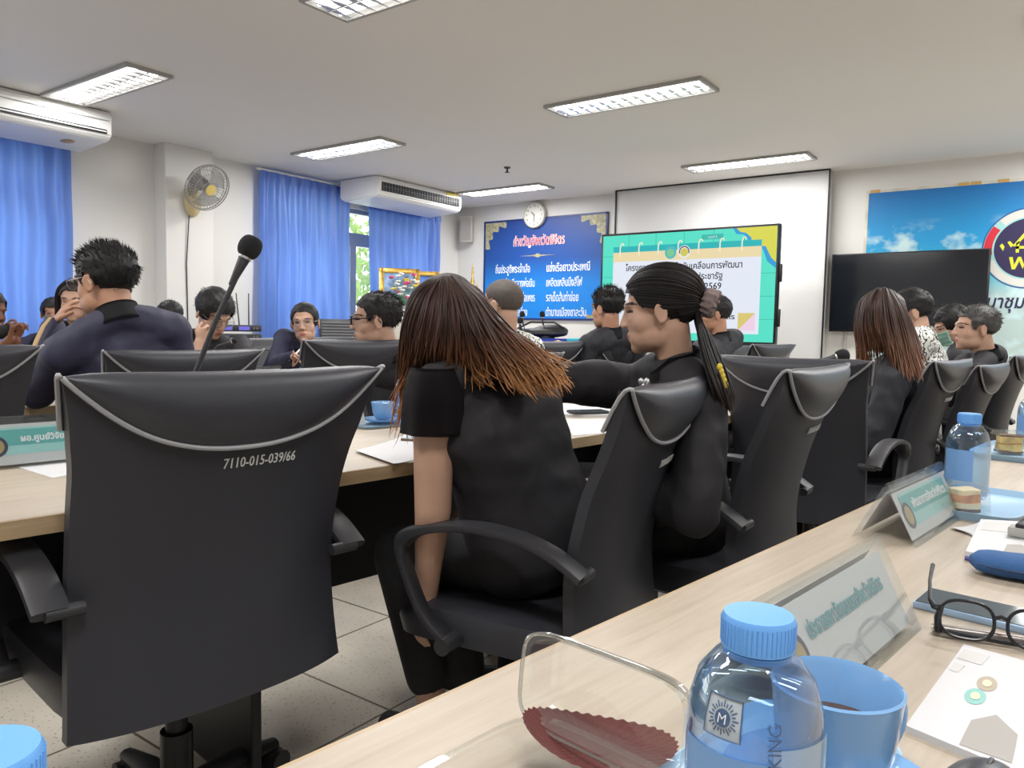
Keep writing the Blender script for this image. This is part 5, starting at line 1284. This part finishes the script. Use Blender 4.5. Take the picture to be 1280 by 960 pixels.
    cr = MB(); na = (Hm @ V((0, -.026, -.045)) - nb).normalized(); nx = na.cross(tf).normalized(); nf_ = nx.cross(na) * -1; nf_ = nf_ if nf_.dot(tf) > 0 else -nf_
    cw = collar or top; rr0 = .056 * (.4 + .6 * build) + .012
    cr.grid(lambda u, v: nb - na * .022 + nx * math.cos(2 * PI * u) * (rr0 + .010 * (1 - v)) + nf_ * (math.sin(2 * PI * u) * (rr0 + .012 * (1 - v)) + .004) + na * (.072 * v * (1 - .65 * max(0, math.sin(2 * PI * u)))), 40, 6, cu=True)
    bmesh.ops.solidify(cr.bm, geom=cr.bm.faces[:], thickness=.006); cr.build('collar', cw, o, world=True, angle=180)
    tb_ = MB(); tb_.ell((0, 0, 0), (.172 * build, .135 * build, .12), T)
    for h, kn, an in hips: tb_.chain([h, kn, kn.lerp(an, tend)], [.094 * build, .070, .054], 14)
    link('trousers', voxel(tb_.mesh('trousers'), .011, 4), bottom, o, world=True, angle=180)
    if shoe:
        for h, kn, an in hips:
            fd = V((tf.x, tf.y, 0)).normalized(); s_ = MB(); s_.cap(V((an.x, an.y, .045)) - fd * .03, V((an.x, an.y, .036)) + fd * .16, .042, .034); link('shoe', voxel(s_.mesh('shoe'), .008, 3), PLASTIC, o, world=True, angle=180)
    return o, M, hs, dict(shL=shL, shR=shR, tr=tr, tf=tf, up=up, nb=nb, pel=pel)
def specs(o, M, hs, m=None, thin=False):
    H = M @ Matrix.Scale(hs, 4); r = .0014 if thin else .0026; m = m or FR; g = MB()
    for s_ in (-1, 1):
        g.tube([H @ V((s_ * .034 + .024 * math.cos(a), .104 - .006 * abs(math.cos(a) * s_ + .5), .0 + .019 * math.sin(a))) for a in [2 * PI * i / 24 for i in range(24)]], r * hs, 6, closed=True)
        g.tube([H @ V(p) for p in ((s_ * .058, .098, .006), (s_ * .074, .05, .008), (s_ * .080, -.01, .012), (s_ * .079, -.03, -.01))], r * hs, 6)
    g.tube([H @ V(p) for p in ((-.010, .105, .004), (0, .110, .006), (.010, .105, .004))], r * hs, 6)
    gl_ = g.build('glasses', m, o, world=True)
    l = MB()
    for s_ in (-1, 1):
        l.bm.faces.new([l.bm.verts.new(H @ V((s_ * .034 + .023 * math.cos(a), .103, .018 * math.sin(a)))) for a in [2 * PI * i / 20 for i in range(20)]])
    l.build('lens', LENS, gl_, world=True, smooth=False)
def face_mask(o, M, hs, m):
    H = M @ Matrix.Scale(hs, 4); b = MB()
    def fn(u, v):
        a = (u - .5) * 2.5; x = math.sin(a) * (.070 - .010 * v); y = .022 + math.cos(a) * (.094 - .012 * abs(v - .45)); z = -.012 - .085 * (1 - v) if False else -.012 - .088 * v
        return H @ V((x, y - .020 * max(0, v - .6) + .004 * math.sin(v * 20), z))
    b.grid(fn, 24, 12); bmesh.ops.solidify(b.bm, geom=b.bm.faces[:], thickness=.003)
    b.build('face_mask', m, o, world=True, angle=180)
Wp = W
# --- the long haired woman in the middle, arm hanging beside her chair
KD = 1.12
def K(x, y, d): return W(x, y, d * KD)
hd = K(558, 413, 1.66)
w1, M1, s1, d1 = person('woman with long brown hair and short black sleeves, leaning forward, seen from behind', hd, -58, -38, 0, 1.08, 0,
    nb=K(602, 452, 1.60), sm=K(606, 490, 1.60), ta=-58, pel=TN(1.40, 1.23, .585), sw=.165, build=1.10,
    arms=[dict(side=-1, sh=K(543, 488, 1.515), el=K(541, 640, 1.53), wr=W(533, 742, 1.80), f=V((-.02, .05, -1)) + az(-60) * .35, n=az(60), curl=.3, sleeve=.08, r=1.0, hs=1.0, r0=.054), dict(side=1, el=K(640, 620, 1.80), wr=K(560, 660, 1.90), f=az(-80), n=-ZU, sleeve=.2)],
    legs=[(None, W(500, 692, 2.0), W(546, 902, 1.93)), (None, W(560, 690, 2.10), W(590, 905, 1.95))], tend=.74, shr=.040, vox=.005, wrinkle=.004, collar=CLOTHB)
SHEER = clear('sheer_black_chiffon', (.16, .14, .15), .02, rough=.6, body=.78, bcol=(.020, .017, .020))
b = MB(); s0, e0 = K(543, 464, 1.51), K(538, 640, 1.51); ax = (e0 - s0).normalized(); sx = ax.cross(az(0)).normalized(); sy = ax.cross(sx)
b.grid(lambda u, v: s0 + ax * (-.01 + .145 * v + .006 * math.sin(2 * PI * u)) + (sx * math.cos(2 * PI * u) + sy * math.sin(2 * PI * u)) * (.050 + .015 * min(1, v * 2.2) ** .6 + .004 * v + .003 * math.sin(2 * PI * u * 7) * v), 56, 16, cu=True)
bmesh.ops.solidify(b.bm, geom=b.bm.faces[:], thickness=.0012)
o = b.build('sleeve', SHEER, w1, world=True, angle=180); o['label'] = 'sheer black flutter sleeve'
GK = [1.095]
def G(*pts): return [W(p[0], p[1], p[2] * GK[0]) for p in pts]
cap_hair(M1, 1.08, mat('dark_brown_underlayer', (.018, .010, .009), .6, bump=.3, bscale=160, spec=.2), w1, CUT_F, r=(.077, .097, .083))
strands([G((552, 351, 1.66), (522, 368, 1.655), (507, 400, 1.65), (503, 445, 1.65), (504, 500, 1.655), (506, 560, 1.66)),
         G((552, 350, 1.62), (527, 370, 1.58), (513, 410, 1.575), (510, 445, 1.60), (511, 480, 1.63), (510, 530, 1.66)),
         G((554, 349, 1.59), (538, 372, 1.545), (529, 410, 1.53), (526, 440, 1.55), (526, 465, 1.60), (528, 490, 1.64)),
         G((556, 348, 1.575), (552, 375, 1.525), (550, 410, 1.51), (549, 438, 1.525), (552, 462, 1.58), (556, 480, 1.62)),
         G((560, 348, 1.57), (568, 375, 1.515), (573, 410, 1.50), (578, 438, 1.515), (586, 460, 1.54), (600, 478, 1.55)),
         G((563, 348, 1.57), (582, 375, 1.52), (596, 408, 1.50), (614, 438, 1.50), (640, 466, 1.49), (668, 492, 1.46)),
         G((566, 349, 1.58), (592, 376, 1.54), (610, 405, 1.52), (634, 434, 1.505), (664, 462, 1.48), (690, 488, 1.45)),
         G((568, 350, 1.60), (596, 375, 1.58), (616, 404, 1.56), (645, 430, 1.53), (676, 455, 1.50), (704, 480, 1.47)),
         G((572, 350, 1.63), (600, 372, 1.63), (622, 402, 1.61), (650, 428, 1.57), (682, 450, 1.53), (710, 474, 1.49)),
         G((570, 351, 1.68), (598, 372, 1.69), (620, 402, 1.67), (648, 430, 1.62), (676, 452, 1.56), (702, 472, 1.51)),
         G((564, 349, 1.70), (592, 362, 1.73), (611, 388, 1.73), (634, 415, 1.70), (660, 438, 1.63), (688, 460, 1.56))], 900, .0038, .006, .015, 11, DYED, w1, curlz=.06)
GK[0] = 1.0
# --- the woman with the ponytail
hd = W(824, 389, 2.0)
w2, M2, s2, d2 = person('woman with a black ponytail and mauve scrunchie, in black jacket, reaching left over the table', hd, -70, -5, 0, .97, 0,
    nb=W(846, 462, 2.02), sm=W(846, 492, 2.01), ta=-72, pel=TN(1.93, 1.13, .56), sw=.165,
    arms=[dict(side=1, sh=W(800, 487, 2.16), el=W(742, 480, 2.10), wr=W(668, 478, 2.05), f=az(-90), n=-ZU, sr=1.15), dict(side=-1, sh=W(876, 515, 1.90), el=W(868, 640, 1.82), wr=W(790, 600, 1.95), f=az(-80), n=-ZU, sr=1.1)], top=CLOTHB, vox=.004, wrinkle=.005)
cap_hair(M2, .97, HAIRB, w2, [(-.2, -.085), (-.05, -.075), (-.03, -.03), (-.012, .026), (.016, .026), (.030, .00), (.055, .03), (.075, .055), (.2, .058)], r=(.081, .104, .087), rough=.0025)
HM = M2 @ Matrix.Scale(.97, 4)

def onhead(s_, e_, n=6, k=1.035):
    s_, e_ = V(s_).normalized(), V(e_).normalized(); r_ = []
    for i in range(n):
        d_ = s_.slerp(e_, i / (n - 1)); r_.append(HM @ (V((0, -.014, .038)) + V((d_.x * .081 * k, d_.y * .104 * k, d_.z * .087 * k))))
    return r_
END = (0, -1, -.22)
starts = [(-.35, -.45, -.95), (-.75, -.45, -.62), (-.98, -.25, -.25), (-.98, .10, -.10), (-.90, .36, -.16), (-.86, .52, -.24), (-.80, .62, .02), (-.62, .74, .22), (-.34, .84, .36), (-.22, .85, .39), (-.14, .86, .40), (-.07, .86, .41), (.0, .86, .42), (.07, .86, .41), (.14, .86, .40), (.22, .85, .39), (.34, .84, .36), (.62, .74, .22), (.80, .62, .02), (.86, .52, -.24), (.90, .36, -.16), (.98, .10, -.10), (.98, -.25, -.25), (.75, -.45, -.62), (.35, -.45, -.95)]
strands([onhead(q, V(END) + V((q[0] * .08, 0, q[2] * .06))) for q in starts], 800, .0024, .0012, .0, 5, INKY, w2, taper=.8, steps=14)
pb = HM @ V((0, -.118, .018))
sc = MB(); rn = random.Random(4); axp = (HM @ V((0, -.2, -.02)) - pb).normalized(); a1 = axp.orthogonal().normalized(); a2 = axp.cross(a1)
for ring_ in range(2):
    sc.tube([pb + axp * (.008 + .014 * ring_ + .006 * math.sin(k * 2.7)) + (a1 * math.cos(2 * PI * k / 26) + a2 * math.sin(2 * PI * k / 26)) * (.024 + .005 * (k % 2)) for k in range(26)], [.010 + .004 * rn.random() for _ in range(26)], 8, closed=True)
o = link('scrunchie', voxel(sc.mesh('s'), .003, 2), mat('mauve_velvet', (.20, .15, .145), .85, bump=.4, bscale=300), w2, world=True, angle=180); o['label'] = 'mauve hair scrunchie'
strands([[pb + RGT * .006 * k + ZU * .004 * (k % 2)] + G((872, 390 + 4 * k, 2.0 + .012 * (k - 2)), (879 + 2 * k, 420, 1.97 + .012 * (k - 2)), (888 + 3 * k, 450, 1.93 + .012 * (k - 2)), (900 + 3 * k, 485, 1.88 + .01 * (k - 2)), (908 + 2 * k, 512, 1.86)) for k in range(-2, 4)], 300, .0036, .005, .004, 8, INKY, w2, taper=.4)
pn_ = MB(); q = W(805, 480, 1.94); pn_.ell((.008, 0, .004), (.009, .006, .012), Matrix.Translation(q)); pn_.ell((-.008, 0, .006), (.008, .006, .009), Matrix.Translation(q)); pn_.ell((0, 0, -.008), (.008, .006, .012), Matrix.Translation(q)); o = pn_.build('brooch', mat('silver_pin', (.55, .55, .58), .3, metal=.8), w2, world=True); o['label'] = 'silver brooch'
em_ = MB(); q = W(899, 470, 1.865)
for k in range(5): em_.ell((0, 0, 0), (.007, .006, .009), Matrix.Translation(q + V((0, 0, .022 - .011 * k)) + RGT * (.004 * k)))
o = em_.build('embroidery', mat('yellow_thread', (.75, .55, .05), .6), w2, world=True); o['label'] = 'yellow embroidered emblem'
# --- the man in the navy shirt
o, M, s, d = person('man in navy shirt with glasses, leaning on his hand, seen from behind', W(131, 353, 2.80), -70, -4, 0, 1.14, 1, nb=W(150, 400, 2.78), sm=W(149, 428, 2.80), ta=-30, pel=TN(1.25, 3.12, .56), sw=.185, build=1.14,
    arms=[dict(side=-1, el=W(46, 492, 2.90), wr=W(68, 404, 3.02), f=W(92, 372, 3.02) - W(68, 404, 3.02), n=az(60), curl=.55, sr=1.1), dict(side=1, el=W(232, 500, 2.95), wr=W(180, 490, 3.3), f=az(-40), n=-ZU)], top=NAVY, vox=.005, jowl=.006, wrinkle=.004, collar=CLOTHB)
cap_hair(M, 1.14, HAIRB, o, tuft=1500, tl=.026, seed=2, flow=(0, .55, .5), r=(.083, .103, .088)); specs(o, M, 1.14, mat('thin_steel', (.3, .3, .32), .3, metal=.9), True)
t = MB(); t.tube([W(38, 446, 2.86), W(46, 425, 2.89), W(54, 408, 2.92), W(63, 397, 2.95)], [.009, .010, .009, .006], 8, flat=.5); q = t.build('sleeve_trim', mat('tan_braid', (.45, .30, .15), .6, bump=.5, bscale=200), o, world=True); q['label'] = 'tan braided sleeve trim'
# --- the man with black framed glasses
o, M, s, d = person('man in profile with black framed glasses and grey streaked hair', W(469, 401, 3.52), -97, 0, 0, 1.06, 0, ta=-60, nb=W(487, 446, 3.56), sm=W(486, 468, 3.62), pel=TN(2.05, 3.28, .58), vox=.0045)
cap_hair(M, 1.06, HAIRB, o, [(-.2, -.10), (-.05, -.085), (-.03, -.03), (-.02, .02), (.004, .022), (.012, -.012), (.030, .0), (.046, .05), (.07, .062), (.2, .062)], tuft=1100, tl=.032, seed=3, flow=(0, -1.3, .05)); specs(o, M, 1.06)
# --- the chin-resting woman
o, M, s, d = person('woman with short black hair resting her chin on her hand', W(268, 392, 4.15), 128, -32, 0, 1.08, 0, ta=150, nb=W(258, 425, 4.25), pel=TN(1.93, 4.42, .56), sw=.16,
    arms=[dict(side=1, el=W(244, 452, 3.98), wr=W(249, 429, 3.99), f=W(262, 412, 3.99) - W(249, 429, 3.99), n=az(0), curl=.9, sleeve=.35), dict(side=-1, el=W(303, 432, 4.12), wr=W(305, 442, 3.92), f=az(150), n=-ZU)], vox=.005)
cap_hair(M, 1.08, HAIRB, o, CUT_BOB, r=(.090, .106, .094), tuft=300, tl=.03, flow=(0, .2, -.6)); specs(o, M, 1.08, MATS['thin_steel'], True)
# --- the woman in the navy blazer
o, M, s, d = person('woman in navy blazer and glasses facing us, writing at the far table', W(381, 404, 5.25), 176, 0, 4, 1.16, 0, ta=178, nb=W(379, 434, 5.32), pel=TN(2.98, 5.22, .56), sw=.175, build=1.1,
    arms=[dict(side=1, el=W(345, 455, 5.1), wr=W(368, 446, 4.85), f=az(150), n=-ZU, curl=.6), dict(side=-1, el=W(420, 455, 5.1), wr=W(384, 448, 4.9), f=az(-160), n=-ZU, curl=.6)], top=BLAZER, vox=.005)
cap_hair(M, 1.16, HAIRB, o, CUT_F, r=(.082, .100, .088), rough=.003); specs(o, M, 1.16, MATS['thin_steel'], True)
tag(MB().tube([W(366, 446, 4.78), W(376, 436, 4.80)], .006, 8).build('pen', WHITE, None), 'white pen in the hand of the blazer woman', 'pen')
# --- far row from behind
o, M, s, d = person('shaven headed man in white patterned shirt with black collar', W(627, 382, 3.85), -52, 0, 0, 1.10, 0, ta=-40, nb=W(632, 426, 3.85), pel=TN(2.86, 2.93, .57), build=1.1, top=PATT, collar=CLOTHB, vox=.005, jowl=.006)
cap_hair(M, 1.10, STUB, o, CUT_BALD, r=(.0775, .0985, .0835), c=(0, -.012, .036), rough=.001)
o, M, s, d = person('man in black suit with spiky black hair, seen from behind left of the lit slide', W(758, 386, 4.85), -42, 0, 0, 1.08, 1, ta=-35, nb=W(764, 419, 4.85), sm=W(766, 426, 4.85), pel=TN(4.12, 3.25, .58), sw=.20, build=1.12, top=SUIT, vox=.006)
cap_hair(M, 1.08, HAIRB, o, tuft=1100, tl=.034, seed=5, flow=(0, .1, .9))
o, M, s, d = person('man in dark suit with thin glasses in front of the lit slide', W(892, 393, 5.1), -82, 0, 0, 1.04, 1, ta=-55, nb=W(900, 425, 5.1), sm=W(905, 434, 5.1), pel=TN(4.76, 2.85, .58), sw=.19, build=1.08, top=SUIT, vox=.006)
cap_hair(M, 1.04, HAIRB, o, tuft=500, tl=.014, seed=6); specs(o, M, 1.04, MATS['thin_steel'], True)
# --- the brown haired woman at the right
hd = W(1104, 402, 3.30)
o, M, s, d = person('woman with long brown hair bowed over the table in front of the dark television', hd, -84, -34, 0, 1.02, 0, ta=-58, nb=W(1122, 447, 3.28), sm=W(1122, 462, 3.28), pel=TN(3.62, 1.16, .56), sw=.16, top=SUIT, vox=.006)
cap_hair(M, 1.02, mat('brown_underlayer', (.030, .016, .012), .45), o, CUT_F, r=(.080, .100, .086))
strands([G((1093, 365, 3.36), (1076, 375, 3.34), (1069, 405, 3.32), (1072, 440, 3.30), (1074, 470, 3.30)),
         G((1096, 362, 3.28), (1082, 378, 3.24), (1078, 410, 3.22), (1080, 440, 3.23), (1082, 468, 3.25)),
         G((1100, 361, 3.23), (1094, 382, 3.19), (1094, 405, 3.18), (1102, 425, 3.18), (1104, 442, 3.22)),
         G((1106, 361, 3.22), (1112, 384, 3.17), (1118, 415, 3.14), (1124, 446, 3.11), (1130, 474, 3.08)),
         G((1112, 363, 3.24), (1124, 386, 3.19), (1134, 420, 3.16), (1142, 452, 3.12), (1150, 476, 3.09)),
         G((1117, 366, 3.29), (1130, 386, 3.26), (1143, 418, 3.22), (1152, 445, 3.17), (1160, 462, 3.14))], 380, .0045, .008, .006, 21, BRUN, o)
o, M, s, d = person('person in white and black patterned shirt, mostly behind the brown haired woman', W(1137, 392, 3.95), -70, -12, 0, 1.02, 0, ta=-50, nb=W(1152, 424, 3.92), sm=W(1158, 440, 3.90), pel=TN(4.15, 1.15, .56), sw=.17, top=PATT, vox=.007)
cap_hair(M, 1.02, HAIRB, o, tuft=300, tl=.02, seed=8)
o, M, s, d = person('person with black hair wearing a pale green face mask', W(1190, 407, 4.75), -78, -22, 0, 1.02, 0, ta=-55, nb=W(1200, 440, 4.75), pel=TN(5.35, 1.15, .56), sw=.17, top=CLOTHB, vox=.007)
cap_hair(M, 1.02, HAIRB, o, CUT_BOB, tuft=300, tl=.03, seed=9, r=(.086, .104, .09)); face_mask(o, M, 1.02, mat('green_mask', (.33, .55, .47), .8))
o, M, s, d = person('man in black jacket at the right, turned left, short neat hair', W(1219, 411, 4.05), -76, 2, 0, 1.02, 0, ta=-48, nb=W(1232, 447, 4.06), sm=W(1232, 458, 4.06), pel=TN(4.78, 1.15, .57), sw=.19, build=1.1, top=CLOTHB, vox=.005)
cap_hair(M, 1.02, HAIRG, o, tuft=600, tl=.018, seed=10, flow=(0, -.3, .3))
# --- people at the far left
o, M, s, d = person('woman with long black hair, half hidden behind the navy shirted man', W(93, 377, 4.45), 165, -5, 0, 1.0, 0, nb=W(96, 420, 4.5), pel=TN(1.3, 5.15, .56), sw=.15, vox=.007)
cap_hair(M, 1.0, HAIRB, o, CUT_F, r=(.084, .102, .09)); H = M
strands([[H @ V(p) for p in ((s_ * .02, .05, .12), (s_ * .078, .035, .06), (s_ * .088, .02, -.04), (s_ * .09, .03, -.14), (s_ * .085, .05, -.24))] for s_ in (-1, -.9, -.8)] , 90, .004, .006, .004, 31, INKY, o)
strands([[H @ V(p) for p in ((s_ * .02, .05, .12), (s_ * .078, .035, .06), (s_ * .088, .02, -.04), (s_ * .09, .03, -.14), (s_ * .085, .05, -.24))] for s_ in (.8, .9, 1)] , 90, .004, .006, .004, 32, INKY, o)
o, M, s, d = person('far person in dark jacket and grey mask, left of the navy shirted man', W(67, 393, 5.6), 150, 0, 0, 1.0, 1, nb=W(64, 424, 5.65), ta=160, pel=W(66, 500, 5.7), sw=.16, top=BLAZER, collar=WHITE, vox=.008)
cap_hair(M, 1.0, HAIRB, o, CUT_BOB, r=(.086, .104, .09)); face_mask(o, M, 1.0, mat('grey_mask', (.35, .36, .36), .8))
t = MB(); t.prism([(-.03, -.18), (.0, -.2), (.035, 0), (-.035, 0)], .012, frame(d['tr'], d['up'], -d['tf'], d['nb'] + d['tf'] * .115 - d['up'] * .02) @ Matrix.Rotation(0, 4, 'X')); t.build('shirt_front', WHITE, o, world=True)
o, M, s, d = person('dark skinned person with clasped hands, mostly beyond the left edge', W(-14, 390, 4.35), 110, -5, 0, 1.05, 2, nb=W(-26, 430, 4.4), ta=125, pel=TN(.55, 5.05, .56), sw=.17,
    arms=[dict(side=1, el=W(-20, 455, 4.15), wr=W(14, 424, 4.12), f=W(24, 398, 4.12) - W(14, 424, 4.12), n=az(90), curl=1.0, sleeve=.5), dict(side=-1, el=W(16, 455, 4.25), wr=W(20, 426, 4.22), f=W(22, 398, 4.2) - W(20, 426, 4.22), n=az(-90), curl=1.0, sleeve=.5)], vox=.005)
cap_hair(M, 1.05, HAIRB, o, seed=12)
o, M, s, d = person('dark haired person almost wholly hidden behind the navy shoulder', W(212, 398, 5.3), 178, -10, 0, 1.0, 1, pel=W(212, 500, 5.4), vox=.008)
cap_hair(M, 1.0, HAIRB, o, CUT_BOB, tuft=200)
